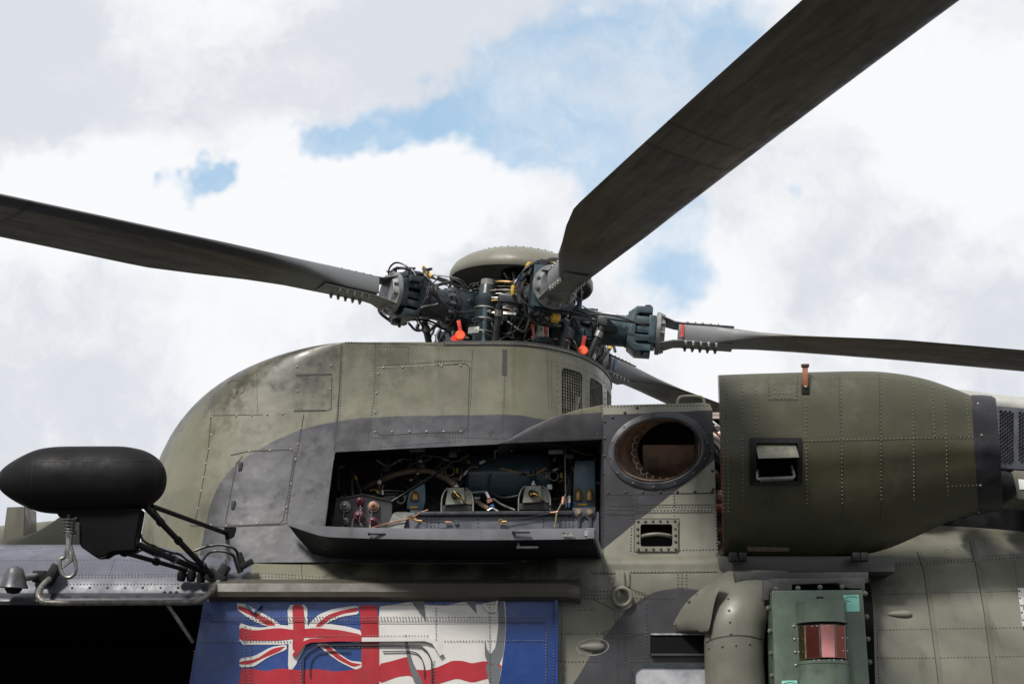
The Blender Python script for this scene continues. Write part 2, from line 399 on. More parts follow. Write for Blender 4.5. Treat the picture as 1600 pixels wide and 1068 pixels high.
# ------------------------------------------------------------------ fuselage shell
PA = [(0, .75), (0, 1.3), (0, 1.9), (0, 2.40), (0, 2.62), (.025, 2.70), (.085, 2.79), (.20, 2.88), (.42, 2.965), (.80, 3.03), (1.4, 3.06)]
PM = [(0, .75), (0, 1.3), (0, 1.9), (0, 2.40), (0, 2.62), (.0, 2.70), (.01, 2.78), (.04, 2.85), (.25, 2.93), (.80, 3.00), (1.4, 3.04)]
PB = [(-.02, .75), (-.03, 1.3), (-.02, 1.9), (.02, 2.25), (.08, 2.45), (.155, 2.63), (.25, 2.79), (.37, 2.94), (.55, 3.07), (.85, 3.17), (1.4, 3.22)]
def lerp(a, b, t): return a + (b - a) * t
def sm(t): t = max(0, min(1, t)); return t * t * (3 - 2 * t)
def prof_at(x):
    if x < .50: t = sm((x + .05) / .45); A, B = PA, PM
    else: t = sm((x - 1.00) / .75); A, B = PM, PB
    p = [(lerp(a[0], b[0], t), lerp(a[1], b[1], t)) for a, b in zip(A, B)]
    sink = .16 * max(0, x - 2.0) ** 1.5                 # the nose draws in towards the front
    return [(y + sink, z) for y, z in p]
X_DOOR = at(872, 1000, 0).x
def shell(x0, x1, zmin, dx=.06):
    n = max(2, int((x1 - x0) / dx)); rows = []
    for i in range(n + 1):
        x = x0 + (x1 - x0) * i / n
        P = [p for p in prof_at(x) if p[1] >= zmin - 1e-6]
        c = catmull([(0, y, z) for y, z in P], 5)
        near = [Vector((x, p.y, p.z)) for p in c]
        far = [Vector((x, 2 * 1.4 - p.y, p.z)) for p in reversed(c[:-1])]
        rows.append(near + far)
    mb = MB(); mb.grid(rows); return mb
sh = shell(-5.2, X_DOOR, 2.62)
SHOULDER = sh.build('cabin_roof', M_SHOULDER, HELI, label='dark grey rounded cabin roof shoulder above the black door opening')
sh = shell(X_DOOR, 4.2, .75)
FUSE = sh.build('fuselage_side', M_WALL, HELI, label='riveted olive and grey fuselage side right of the flag door')
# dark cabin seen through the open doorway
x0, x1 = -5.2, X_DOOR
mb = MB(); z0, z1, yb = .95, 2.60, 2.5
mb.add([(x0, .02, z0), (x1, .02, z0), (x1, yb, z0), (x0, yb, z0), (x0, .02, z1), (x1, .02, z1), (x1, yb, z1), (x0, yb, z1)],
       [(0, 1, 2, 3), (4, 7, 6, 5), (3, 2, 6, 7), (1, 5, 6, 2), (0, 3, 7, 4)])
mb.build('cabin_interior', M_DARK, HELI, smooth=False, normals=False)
mb = MB(); mb.box(((x0 + x1) / 2, 1.4, .84), ((x1 - x0) / 2, 1.36, .09)); mb.build('cabin_floor_structure', M_OLIVE, HELI, bevel=.02)

# ------------------------------------------------------------------ transmission cowling
ZB, HC, XS, LN, XR, YC = 2.84, 1.255, -.92, 1.24, -.05, 1.4
def yside(h): return .315 - .20 * (1 - h) ** 1.6
def plan(s, h):
    """s 0..1 nose, 1..2 straight flank, 2..3 rounded rear"""
    ys = yside(h); w = YC - ys
    if s <= 1:
        a = s * math.pi / 2; tip = LN * max(0, 1 - h ** 3) ** (1 / 3.0) + .0005; e = 2 / 3.1
        return XS - tip * math.cos(a) ** e, YC - w * math.sin(a) ** e
    if s <= 2: return lerp(XS, XR, s - 1), ys
    a = (s - 2) * math.pi / 2; return XR + .66 * math.sin(a), YC - w * math.cos(a)
def cowl_pt(s, h): x, y = plan(s, h); return Vector((x, y, ZB + HC * h))
svals = [i / 26 for i in range(26)] + [1 + i / 14 for i in range(14)] + [2 + i / 22 for i in range(23)]
hv = [math.sin(math.pi / 2 * i / 30) ** .8 for i in range(31)]
rows = []
for h in hv:
    near = [cowl_pt(s, h) for s in svals]; far = [Vector((p.x, 2 * YC - p.y, p.z)) for p in reversed(near[1:-1])]
    rows.append(near + far)
mb = MB(); mb.ring_loft(rows, True, False)
n = len(rows[0]); base = (len(rows) - 1) * n; mb.f.append(tuple(base + j for j in range(n)))
cb = mb.bm(); bmesh.ops.recalc_face_normals(cb, faces=cb.faces)
me = bpy.data.meshes.new('transmission_cowling'); cb.to_mesh(me); cb.free()
COWL = mesh_obj('transmission_cowling', me, M_COWL, HELI, 'rounded olive and grey rotor housing cowling above the flag door', smooth=False)
BVH_COWL_FULL = bvh_of(COWL)
BAY = [(523, 706), (640, 700), (800, 692), (940, 686), (941, 876), (505, 872), (510, 826)]
BAYW = [at(x, y, .25) for x, y in BAY]
def modify(o, cutters, thick):
    md = o.modifiers.new('solid', 'SOLIDIFY'); md.thickness = thick; md.offset = -1
    tmp = []
    for c in cutters:
        cb = c.bm(); bmesh.ops.recalc_face_normals(cb, faces=cb.faces); m2 = bpy.data.meshes.new('cut'); cb.to_mesh(m2); cb.free()
        co = bpy.data.objects.new('cut', m2); COL.objects.link(co); tmp.append(co)
        b = o.modifiers.new('cut', 'BOOLEAN'); b.operation = 'DIFFERENCE'; b.solver = 'EXACT'; b.object = co
    dg = bpy.context.evaluated_depsgraph_get(); dg.update()
    nm = bpy.data.meshes.new_from_object(o.evaluated_get(dg)); o.modifiers.clear(); o.data = nm
    for co in tmp: bpy.data.objects.remove(co)
    nm.polygons.foreach_set('use_smooth', [True] * len(nm.polygons)); nm.set_sharp_from_angle(angle=math.radians(30))
    if not nm.materials: nm.materials.append(M_COWL)
# grille windows round the rear of the housing, laid out on the housing's own plan curve
GRILLS = [(2.335, 2.485, .60, .915), (2.545, 2.69, .60, .915), (2.76, 2.93, .60, .915)]
cuts = [MB().prism([p + Vector((0, -.5, 0)) for p in BAYW], (0, 1.25, 0))]
for s0, s1, h0, h1 in GRILLS:
    c = MB(); ring_o = []; ring_i = []
    K = 5
    def corner(u, v): return lerp(s0, s1, u), lerp(h0, h1, v)
    per = []
    ru, rv = .16, .07
    for cu, cv, a0 in ((1 - ru, rv, -90), (1 - ru, 1 - rv, 0), (ru, 1 - rv, 90), (ru, rv, 180)):
        for i in range(K + 1):
            a = math.radians(a0 + 90 * i / K); per.append(corner(cu + ru * math.cos(a), cv + rv * math.sin(a)))
    for s, h in per:
        p = cowl_pt(s, h); q = cowl_pt(s + .002, h); t = (q - p).normalized(); nn = Vector((t.y, -t.x, 0)).normalized()
        ring_o.append(p + nn * .06); ring_i.append(p - nn * .06)
    c.ring_loft([ring_o, ring_i]); cuts.append(c)
modify(COWL, cuts, .012)

# ledge fairing behind the housing, over the bay
LEDGE = [(778, 693), (800, 683), (828, 667), (866, 650), (905, 639), (945, 631), (945, 686), (800, 692)]
mb = MB(); mb.prism([at(x, y, .235) for x, y in LEDGE], (0, .02, 0))
LEDGE_O = mb.build('ledge_fairing', M_COWL, HELI, bevel=.006)
mb = MB(); P = [at(x, y, .25) + Vector((0, 0, -.012)) for x, y in LEDGE[:6]]; mb.grid([P, [p + Vector((0, .85, 0)) for p in P]]); mb.build('ledge_top', M_COWL, LEDGE_O)
# bay liner
mb = MB(); bx0, bx1 = at(495, 800, .3).x, at(943, 800, .3).x; bz0, bz1 = at(700, 885, .3).z, at(940, 683, .3).z + .0
by0, by1 = .312, .98
mb.add([(bx0, by0, bz0), (bx1, by0, bz0), (bx1, by1, bz0), (bx0, by1, bz0), (bx0, by0, bz1), (bx1, by0, bz1), (bx1, by1, bz1), (bx0, by1, bz1)],
       [(0, 1, 2, 3), (4, 7, 6, 5), (3, 2, 6, 7), (1, 5, 6, 2), (0, 3, 7, 4)])
BAYO = mb.build('equipment_bay', simple('bay liner', (.028, .031, .036), .45), HELI, smooth=False, normals=False, label='open equipment bay full of pipes, caps and actuators')

# ------------------------------------------------------------------ exhaust block
def block():
    Yf = .07; o = [(943, 633), (1100, 629), (1109, 631), (1113, 640), (1118, 760), (1123, 893), (944, 893)]
    mb = MB(); mb.prism([at(x, y, Yf) for x, y in o], (0, .85, 0)); cb = mb.bm(); bmesh.ops.recalc_face_normals(cb, faces=cb.faces)
    me = bpy.data.meshes.new('exhaust_block'); cb.to_mesh(me); cb.free()
    ob = mesh_obj('exhaust_block', me, M_BLOCK, HELI, 'pale olive and grey panel with the oval exhaust outlet', smooth=False)
    hole = MB(); hole.prism([at(x, y, Yf) + Vector((0, -.1, 0)) for x, y in ell(1028, 703, 68.5, 49, -9, 48)], (0, .7, 0))
    rec = MB(); rec.prism([at(x, y, Yf) + Vector((0, -.1, 0)) for x, y in rrect(1000, 818, 1051, 854, 4)], (0, .22, 0))
    modify(ob, [hole, rec], .01)
    return ob
def ell(cx, cy, a, b, deg, n=40):
    t = math.radians(deg); return [(cx + a * math.cos(u) * math.cos(t) - b * math.sin(u) * math.sin(t), cy + a * math.cos(u) * math.sin(t) + b * math.sin(u) * math.cos(t)) for u in [2 * math.pi * i / n for i in range(n)]]
def rrect(x0, y0, x1, y1, r, k=4):
    o = []
    for cx, cy, a0 in ((x1 - r, y0 + r, -90), (x1 - r, y1 - r, 0), (x0 + r, y1 - r, 90), (x0 + r, y0 + r, 180)):
        for i in range(k + 1):
            a = math.radians(a0 + 90 * i / k); o.append((cx + r * math.cos(a), cy + r * math.sin(a)))
    return o
BLOCK = block()

# ------------------------------------------------------------------ engine nacelle
def nacelle():
    top = [(1127, 588), (1180, 586), (1250, 584), (1350, 582), (1400, 584.5), (1450, 593), (1490, 606), (1528, 621)]
    bot = [(1125, 866), (1180, 868), (1250, 869), (1320, 867), (1385, 854), (1435, 834), (1485, 811), (1524, 799)]
    def interp(P, x):
        for (a, b), (c, d) in zip(P, P[1:]):
            if x <= c: return b + (d - b) * (x - a) / (c - a)
        return P[-1][1]
    P_t = [(p.x, p.y) for p in catmull([(x, y, 0) for x, y in top], 6)]; P_b = [(p.x, p.y) for p in catmull([(x, y, 0) for x, y in bot], 6)]
    rows = []; N = 44
    for i in range(N + 1):
        u = i / N; x = 1127 + 400 * u
        t = sm((u - .55) / .5); D = lerp(.42, .30, t); yc = lerp(.10, .10, t)
        T = at(x, interp(P_t, x), yc - D * .55); B = at(x, interp(P_b, x), yc - D * .25)
        zc = T.z * .66 + B.z * .34; ht = (T.z - zc) * 1.12; hb = zc - B.z
        ring = []
        for j in range(37):
            a = math.radians(50 - (50 + 118) * j / 36)
            ca, sa = math.cos(a), math.sin(a); e = .60 if sa > 0 else lerp(.6, 1.08, min(1, -sa * 2.5))
            y = yc - D * (math.copysign(abs(ca) ** e, ca)); z = zc + (ht if sa > 0 else hb) * math.copysign(abs(sa) ** e, sa)
            ring.append(Vector((lerp(at(x, 700, yc - D).x, at(x, 700, y).x, .9 if a > -1.45 else .5), y, z)))
        rows.append(ring)
    mb = MB(); mb.grid(rows); cb = mb.bm(); bmesh.ops.recalc_face_normals(cb, faces=cb.faces)
    me = bpy.data.meshes.new('engine_cowl_door'); cb.to_mesh(me); cb.free()
    ob = mesh_obj('engine_cowl_door', me, M_NAC, HELI, 'bulging dark olive engine cowl with rivet rows and a square vent', smooth=False)
    # outward normals face the camera side
    nrm = sum((p.normal.y for p in me.polygons), 0)
    if nrm > 0: me.flip_normals()
    hr = rrect(1182, 692, 1246, 752, 2); hole = MB(); hole.ring_loft([[at(x, y, Y) for x, y in hr] for Y in (-.8, .05)])
    modify(ob, [hole], .014)
    return ob, rows
NAC, NROWS = nacelle()
# black rubber lip at the nacelle's forward end
def lip():
    r0 = NROWS[-1]; mb = MB(); rings = []
    c = sum(r0, Vector()) / len(r0)
    for dx, k in ((-.016, .99), (-.016, 1.012), (.0, 1.022), (.05, 1.02), (.098, 1.005), (.118, .97), (.112, .92), (.05, .90)):
        rings.append([Vector((p.x + dx, c.y + (p.y - c.y) * k, c.z + (p.z - c.z) * k)) for p in r0])
    mb.grid(rings); return mb.build('intake_lip', simple('worn black lip', (.018, .018, .022), .36, scale=8, var=.6), NAC, label='black rubber lip closing the engine cowl')
LIP = lip()
mb = MB(); mb.grid([[p + Vector((-.001, .02, 0)) for p in NROWS[-2]], [Vector((p.x, .4, p.z)) for p in NROWS[-2]]])
mb.build('inner_wall', M_BLACK, NAC)

# ------------------------------------------------------------------ rotor
HUB = Vector((.035, 1.4, 4.505)); TILT = math.radians(4.9)
HUBM = Matrix.Translation(HUB) @ Matrix.Rotation(TILT, 4, 'Y')
def blade_mesh():
    st = []   # r, leading, trailing, thickness, box factor
    def sec(r, le, te, th, box, zc=0.0):
        pts = []; n = 14; ch = le - te
        for i in range(2 * n):
            if i <= n: t = i / n; sgn = 1
            else: t = (2 * n - i) / n; sgn = -1
            x = .5 * (1 - math.cos(math.pi * t))
            af = 5 * (.2969 * math.sqrt(x) - .126 * x - .3516 * x * x + .2843 * x ** 3 - .1015 * x ** 4)
            bo = .5 * min(1.0, min(x, 1 - x) * 60 + .0)
            y = sgn * th * lerp(af, bo, box) * (1.0 if sgn > 0 else .8 + .2 * box)
            pts.append(Vector((r, le - ch * x, y + zc)))
        return pts
    tw = math.radians(6.0); rings = []
    S = [(1.00, .080, -.085, .105, 1), (1.22, .083, -.095, .105, 1), (1.34, .10, -.13, .10, .8), (1.50, .125, -.185, .092, .35), (1.72, .14, -.235, .085, .1), (2.0, .15, -.305, .08, 0), (2.27, .15, -.357, .076, 0), (2.38, .15, -.362, .075, 0)]
    S += [(2.38 + .4 * i, .15, -.362, .075, 0) for i in range(1, 15)]
    for r, le, te, th, bx in S:
        a = tw * (1 - .5 * max(0, r - 2) / 6); dz = -.010 * (max(0, r - 1) ** 2) * .35
        rot = Matrix.Rotation(a, 3, 'X'); off = 0
        rings.append([Vector((r, (rot @ Vector((0, p.y, p.z))).y, (rot @ Vector((0, p.y, p.z))).z + dz)) for p in sec(r, le, te, th, bx)])
    mb = MB(); mb.ring_loft(rings); return mb
def blade_mat():
    m, nt, b = _nt('rotor blade'); L = nt.links
    tc = nt.nodes.new('ShaderNodeTexCoord'); obj = tc.outputs['Object']; sx = nt.nodes.new('ShaderNodeSeparateXYZ'); L.new(obj, sx.inputs[0])
    mp = nt.nodes.new('ShaderNodeMapping'); L.new(obj, mp.inputs[0]); mp.inputs['Scale'].default_value = (.6, 6, 6)
    n1 = _noise(nt, mp.outputs[0], 3, 7, .65, .6); n2 = _noise(nt, obj, 9, 6, .65)
    c = _mix(nt, _mr(nt, n1, .35, .65), (.075, .066, .048, 1), (.150, .135, .098, 1))
    c = _mix(nt, _mr(nt, n2, .56, .75, 0, .35), c, (.22, .20, .16, 1)); c = _mix(nt, _mr(nt, n2, .42, .25, 0, .5), c, (.025, .022, .018, 1))
    # grey erosion strip on the leading edge, grey root fitting
    led = _mr(nt, sx.outputs['Y'], .085, .09); c = _mix(nt, led, c, (.05, .05, .052, 1))
    rt = _mr(nt, sx.outputs['X'], 1.80, 1.35); c = _mix(nt, rt, c, (.155, .16, .165, 1))
    for r0 in (3.15, 3.42):
        sk = _mt(nt, 'ADD', sx.outputs['X'], _mt(nt, 'MULTIPLY', sx.outputs['Y'], .35)); bd = _mt(nt, 'ABSOLUTE', _mt(nt, 'SUBTRACT', sk, r0)); c = _mix(nt, _mr(nt, bd, .022, .008, 0, .55), c, (.02, .018, .015, 1))
    L.new(c, b.inputs['Base Color']); L.new(_mr(nt, n2, .3, .7, .38, .58), b.inputs['Roughness']); b.inputs['Specular IOR Level'].default_value = .4
    return m
M_BLADE = blade_mat()
AZ = {'near': -76.0, 'right': -2.5, 'back': 56.0, 'hidden': 122.0, 'left': -150.0}
BLADE_TURN = {'near': 2.7, 'right': 0.0, 'back': 0.0, 'left': -.5}; BLADE_PITCH = {'near': -1.0, 'right': -3.0, 'back': 0.0, 'left': 3.5}; BLADE_FLAP = {'near': -.4, 'right': 0.35, 'back': -.6, 'left': .5}
BLADE_LABEL = {'near': 'dark rotor blade reaching up over the upper right corner', 'right': 'long thin rotor blade running level to the right edge', 'back': 'short visible rotor blade behind the exhaust panel', 'hidden': 'rotor blade pointing away behind the cowling', 'left': 'dark rotor blade stretching to the left edge'}
bm_ = blade_mesh(); first = None; BLADES = {}
for k in ('near', 'right', 'back', 'left'):
    M = HUBM @ Matrix.Rotation(math.radians(AZ[k]), 4, 'Z') @ Matrix.Translation((.85, 0, 0)) @ Matrix.Rotation(math.radians(BLADE_TURN[k]), 4, 'Z') @ Matrix.Rotation(math.radians(BLADE_FLAP[k]), 4, 'Y') @ Matrix.Rotation(math.radians(BLADE_PITCH[k]), 4, 'X') @ Matrix.Translation((-.85, 0, 0))
    if first is None: first = o = bm_.build('rotor_blade', M_BLADE, HELI, M=M, sharp=50)
    else: o = bpy.data.objects.new('rotor_blade', first.data); COL.objects.link(o); attach(o, HELI, M)
    o['label'] = BLADE_LABEL[k]; BLADES[k] = o
# dome
mb = MB(); prof = [(.0005, .43), (.10, .427), (.20, .415), (.30, .388), (.38, .350), (.43, .310), (.452, .270), (.455, .240), (.447, .224), (.432, .226), (.43, .26), (.38, .32), (.25, .365), (.0005, .38)]
mb.lathe(prof, (0, 0, 0), (0, 0, 1), 64, cap=False)
DOME = mb.build('rotor_dome', paint('dome paint', (.175, .17, .135), rough=.4, dirt=.4), HELI, 'shallow pale olive dome cap on top of the rotor head', M=HUBM @ Matrix.Translation((0, 0, .02)))

# ------------------------------------------------------------------ rotor head details
M_HARN = simple('black cable', (.014, .014, .015), .45)
M_HUBD = simple('greasy hub metal', (.022, .026, .029), .38, .2, scale=18, var=.5)
M_ROOT = simple('grey root fitting', (.19, .195, .20), .42, .25, scale=15, var=.3)
M_BLUE = simple('blue sleeve', (.03, .10, .28), .45)
def child(mb, name, mat, parent, **k): return mb.build(name, mat, parent, **k)
def copy_under(o, parent):
    c = o.copy(); COL.objects.link(c); c.parent = parent; return c
RA = random.Random(21)
# blade root fittings (built once in blade space, copied to every blade)
def root_parts(parent):
    out = []
    mb = MB()   # forked neck between flange and blade
    for s in (1, -1):
        mb.prism([(.885, -.10, s * .085), (.885, .10, s * .085), (.975, .07, s * .058), (1.02, .07, s * .0535), (1.34, .07, s * .0535), (1.34, -.082, s * .0535), (1.02, -.08, s * .0535), (.975, -.08, s * .058)], (0, 0, s * .008))
    out.append(child(mb, 'root_fork', M_ROOT, parent, bevel=.004, kind='stuff'))
    mb = MB(); mb.lathe([(.005, 0), (.13, 0), (.133, .004), (.133, .026), (.115, .03), (.10, .055), (.005, .055)], (.862, 0, 0), (1, 0, 0), 40)
    out.append(child(mb, 'root_flange', M_ROOT, parent))
    mb = MB()
    for i in range(12):
        a = 2 * math.pi * (i + .5) / 12; c = Vector((.888, .113 * math.cos(a), .113 * math.sin(a)))
        mb.cyl(c, c + Vector((.014, 0, 0)), .0135, n=6); mb.cyl(c + Vector((.014, 0, 0)), c + Vector((.028, 0, 0)), .008, n=6)
    out.append(child(mb, 'flange_bolts', M_STEELD, parent, kind='stuff'))
    mb = MB()
    for i in range(5):
        for y in (-.075, .055):
            for s in (1, -1):
                p = Vector((1.05 + i * .047, y, s * .056)); d = Vector((0, 0, s)); l = .028 if s < 0 else .012
                mb.cyl(p, p + d * l * .5, .0115, n=8); mb.cyl(p + d * l * .5, p + d * l, .0095, .007, n=8)
    out.append(child(mb, 'root_bolts', M_STEELD, parent, kind='stuff'))
    return out
mk = root_parts(BLADES['near'])
for k in ('right', 'back', 'left'):
    for o in mk: copy_under(o, BLADES[k])
# coloured blade marks on the root box (side faces)
def mark(k, mat, x0, x1, name):
    mb = MB(); ys = -.0905
    mb.add([(x0, ys - .004, -.040), (x1, ys - .004, -.040), (x1, ys - .004, .040), (x0, ys - .004, .040)], [(0, 1, 2, 3)])
    mb.build(name, mat, BLADES[k], smooth=False)
mark('right', M_RED, 1.015, 1.032, 'red_mark')
mark('back', M_BLUE, 1.03, 1.055, 'blue_mark')

M_TEAL_SHADE = simple('shaded hub paint', (.020, .033, .041), .34, scale=14, var=.5)  # darker copy paints shade into every arm but the sunlit right one
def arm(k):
    T_ = M_TEAL if k == 'right' else M_TEAL_SHADE
    M = HUBM @ Matrix.Rotation(math.radians(AZ[k]), 4, 'Z')
    root = MB(); root.lathe([(.02, 0), (.112, 0), (.112, .02), (.098, .024), (.098, .17), (.104, .175), (.104, .195), (.02, .195)], (.50, 0, 0), (1, 0, 0), 36)
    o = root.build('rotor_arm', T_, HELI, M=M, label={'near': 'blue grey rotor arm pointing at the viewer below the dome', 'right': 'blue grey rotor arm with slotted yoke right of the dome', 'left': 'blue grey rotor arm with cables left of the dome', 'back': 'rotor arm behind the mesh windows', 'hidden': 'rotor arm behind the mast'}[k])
    mb = MB()   # slotted yoke
    W = .105
    prof = [(.685, -.10), (.685, .10), (.735, .142), (.835, .142), (.835, .098), (.752, .098), (.735, .08), (.735, -.08), (.752, -.098), (.835, -.098), (.835, -.142), (.735, -.142)]
    mb.prism([(x, -W, z) for x, z in prof], (0, 2 * W, 0))
    child(mb, 'yoke', T_, o, bevel=.007)
    for z in (.056, -.002, -.060):
        mb = MB(); mb.box((.79, 0, z), (.062, W * (.96 if abs(z) > .01 else .8), .021)); child(mb, 'yoke_finger', T_, o, bevel=.005)
    mb = MB(); mb.box((.838, 0, 0), (.022, W * .99, .088)); child(mb, 'yoke_block', T_, o, bevel=.006)
    mb = MB(); mb.cyl((.805, .06, .135), (.805, .06, .158), .022, n=8).cyl((.805, -.06, .135), (.805, -.06, .158), .022, n=8).cyl((.805, -.06, -.135), (.805, -.06, -.165), .03, n=10)
    child(mb, 'yoke_pin_caps', M_HUBD, o, kind='stuff')
    mb = MB()
    for i in range(12):
        a = 2 * math.pi * i / 12; c = Vector((.482, .102 * math.cos(a), .102 * math.sin(a)))
        mb.cyl(c, c + Vector((.05, 0, 0)), .0125, n=7)
    child(mb, 'sleeve_bolts', M_STEELD, o, kind='stuff')
    mb = MB(); mb.lathe([(.02, 0), (.128, 0), (.128, .03), (.02, .03)], (.465, 0, 0), (1, 0, 0), 32); child(mb, 'sleeve_flange', M_HUBD, o, bevel=.004)
    # inner tension link: tapered web plates and boss
    mb = MB()
    for s in (1, -1):
        mb.prism([(.13, s * .075, -.045), (.13, s * .075, .045), (.27, s * .095, .085), (.47, s * .10, .085), (.47, s * .10, -.085), (.27, s * .095, -.085)], (0, s * .022, 0))
        mb.box((.265, s * .112, 0), (.008, .016, .088))
    child(mb, 'link_plates', T_, o, bevel=.004, kind='stuff')
    mb = MB(); mb.prism([(.11, -.10, .07), (.11, .10, .07), (.47, .115, .088), (.47, -.115, .088)], (0, 0, .014)); child(mb, 'link_cap', T_, o, bevel=.004)
    mb = MB(); mb.prism([(.11, -.10, -.084), (.11, .10, -.084), (.47, .115, -.102), (.47, -.115, -.102)], (0, 0, .014)); child(mb, 'link_base', T_, o, bevel=.004)
    mb = MB(); mb.cyl((.165, .07, 0), (.165, .155, 0), .045, n=20).cyl((.165, -.07, 0), (.165, -.155, 0), .045, n=20); child(mb, 'link_bosses', T_, o, bevel=.005, kind='stuff')
    mb = MB(); mb.cyl((.165, .15, 0), (.165, .162, 0), .016, n=8).cyl((.165, -.15, 0), (.165, -.162, 0), .016, n=8); child(mb, 'boss_bolts', M_STEEL, o, kind='stuff')
    mb = MB(); mb.add([(.30, -.1225, -.02), (.325, -.1225, -.02), (.325, -.1225, .03), (.30, -.1225, .03)], [(0, 1, 2, 3)]); mb.add([(.30, .1225, -.02), (.325, .1225, -.02), (.325, .1225, .03), (.30, .1225, .03)], [(0, 1, 2, 3)]); child(mb, 'white_tags', M_WHITE, o, smooth=False, kind='stuff')
    # damper standing beside the arm
    mb = MB(); c = Vector((.335, .19, -.07))
    mb.lathe([(.01, -.16), (.058, -.16), (.064, -.14), (.064, .07), (.072, .085), (.072, .12), (.056, .135), (.05, .15), (.05, .19), (.045, .20), (.01, .20)], c, (0, 0, 1), 24); child(mb, 'damper', M_TEALD, o)
    mb = MB(); [mb.torus(c + Vector((0, 0, zz)), (0, 0, 1), .066, .006, 24, 6) for zz in (-.10, -.02, .05)]; child(mb, 'damper_bands', M_STEELD, o, kind='stuff')
    mb = MB(); mb.lathe([(.01, .20), (.043, .20), (.043, .235), (.01, .235)], c, (0, 0, 1), 16); child(mb, 'damper_cap', M_STEELD, o)
    # pitch control rod and horn
    mb = MB(); mb.prism([(.52, -.10, -.05), (.62, -.10, -.05), (.56, -.25, -.04), (.50, -.25, -.04)], (0, 0, .05)); child(mb, 'pitch_horn', M_HUBD, o, bevel=.005)
    mb = MB(); mb.cyl((.53, -.24, -.05), (.40, -.22, -.43), .021, n=10); child(mb, 'pitch_rod', M_HUBD, o)
    mb = MB(); mb.cyl((.52, -.237, -.08), (.507, -.236, -.115), .027, n=10).cyl((.415, -.222, -.38), (.405, -.221, -.42), .028, n=10); child(mb, 'rod_ends', M_STEELD, o, kind='stuff')
    # cable harness looped round the yoke
    R = random.Random(k)
    for i in range(0 if k == 'right' else 13):
        a0 = R.uniform(0, 6.28); span = R.uniform(1.2, 3.6); x0 = R.uniform(.66, .86); pts = []
        for j in range(7):
            t = j / 6; a = a0 + span * t; rad = R.uniform(.155, .185) * (1 + .16 * math.sin(t * math.pi) * R.uniform(-.2, 1))
            pts.append((x0 + R.uniform(-.05, .05) - .12 * t * (i % 3 == 0), rad * math.cos(a), rad * math.sin(a)))
        mb = MB(); mb.tube(pts, R.choice((.0045, .006, .008, .010)), 6, 5); child(mb, 'cable', M_HARN, o)
        if i % 2 == 0:
            mb = MB(); q = catmull(pts, 5); j = R.randrange(4, len(q) - 6); mb.tube(q[j:j + 5], .0125, 7, smooth=False); child(mb, 'cable_sleeve', R.choice((M_YEL, M_YEL, M_BLUE, M_STEELD)), o)
    for i in range(3 if k == 'right' else 9):      # hoses from the hub along the arm
        a = R.uniform(0, 6.28); p0 = Vector((R.uniform(.08, .25), .19 * math.cos(a), .19 * math.sin(a))); p1 = Vector((R.uniform(.6, .85), .165 * math.cos(a + .5), .165 * math.sin(a + .5)))
        mid = [(p0.lerp(p1, t) + Vector((R.uniform(-.03, .03), R.uniform(-.05, .05), R.uniform(-.10, .05)))) for t in (.3, .6)]
        mb = MB(); mb.tube([p0] + mid + [p1], R.choice((.004, .005, .007)), 6, 6); child(mb, 'hose', R.choice((M_HARN, M_HARN, M_STEEL, M_STEELD, M_PLUME)), o)
    for i in range(0 if k == 'right' else 3):
        a = R.uniform(.3, 2.8) if i < 2 else R.uniform(3.6, 5.8); c = Vector((R.uniform(.70, .82), .165 * math.cos(a), .165 * math.sin(a)))
        mb = MB(); mb.box(c, (.035, .024, .02)); child(mb, 'connector_box', R.choice((M_HUBD, M_TEALD, M_YEL)), o, bevel=.004)
    return o
ARMS = {k: arm(k) for k in AZ}
# mounting plate seen behind the near flange
mb = MB(); mb.box((.853, 0, 0), (.007, .125, .125)); mb.build('square_plate', M_TEAL, ARMS['near'], bevel=.005)
# hub centre, mast, swashplate
mb = MB(); mb.lathe([(.01, -.16), (.20, -.16), (.24, -.12), (.24, .12), (.20, .16), (.14, .18), (.13, .33), (.01, .33)], (0, 0, 0), (0, 0, 1), 40)
HUBO = mb.build('rotor_hub', M_HUBD, HELI, 'dark greasy rotor hub under the dome', M=HUBM)
mb = MB(); mb.lathe([(.01, -.75), (.17, -.75), (.15, -.16), (.01, -.16)], (0, 0, 0), (0, 0, 1), 32); mb.build('rotor_mast', M_HUBD, HELI, 'dark rotor mast under the hub', M=HUBM)
mb = MB(); mb.lathe([(.15, -.47), (.42, -.47), (.45, -.45), (.45, -.41), (.40, -.39), (.38, -.37), (.38, -.34), (.15, -.32)], (0, 0, 0), (0, 0, 1), 48, cap=False)
SW = mb.build('swashplate', M_HUBD, HELI, 'dark ring shaped swashplate just above the cowling', M=HUBM)
mb = MB(); mb.lathe([(.15, -.60), (.40, -.60), (.43, -.57), (.43, -.52), (.15, -.50)], (0, 0, 0), (0, 0, 1), 48, cap=False); mb.build('lower_ring', M_TEALD, SW)
mb = MB()
for i in range(36):
    a = 2 * math.pi * i / 36; c = Vector((.41 * math.cos(a), .41 * math.sin(a), -.392)); mb.cyl(c, c + Vector((0, 0, .022)), .012, n=6)
mb.build('ring_bolts', M_STEELD, SW, kind='stuff')
R = random.Random(5)
for i in range(9):        # servo bodies and struts standing on the deck
    a = math.radians(-160 + i * 40 + R.uniform(-8, 8)); r0 = R.uniform(.36, .47); c = Vector((r0 * math.cos(a), r0 * math.sin(a), -.56)); lean = Vector((R.uniform(-.06, .06), R.uniform(-.05, .05), R.uniform(.22, .36)))
    mb = MB(); mb.cyl(c, c + lean * .55, .038, n=14); mb.cyl(c + lean * .55, c + lean, .020, n=10); mb.build('servo_jack', R.choice((M_HUBD, M_TEAL, M_TEALD)), SW, bevel=.003, kind='stuff')
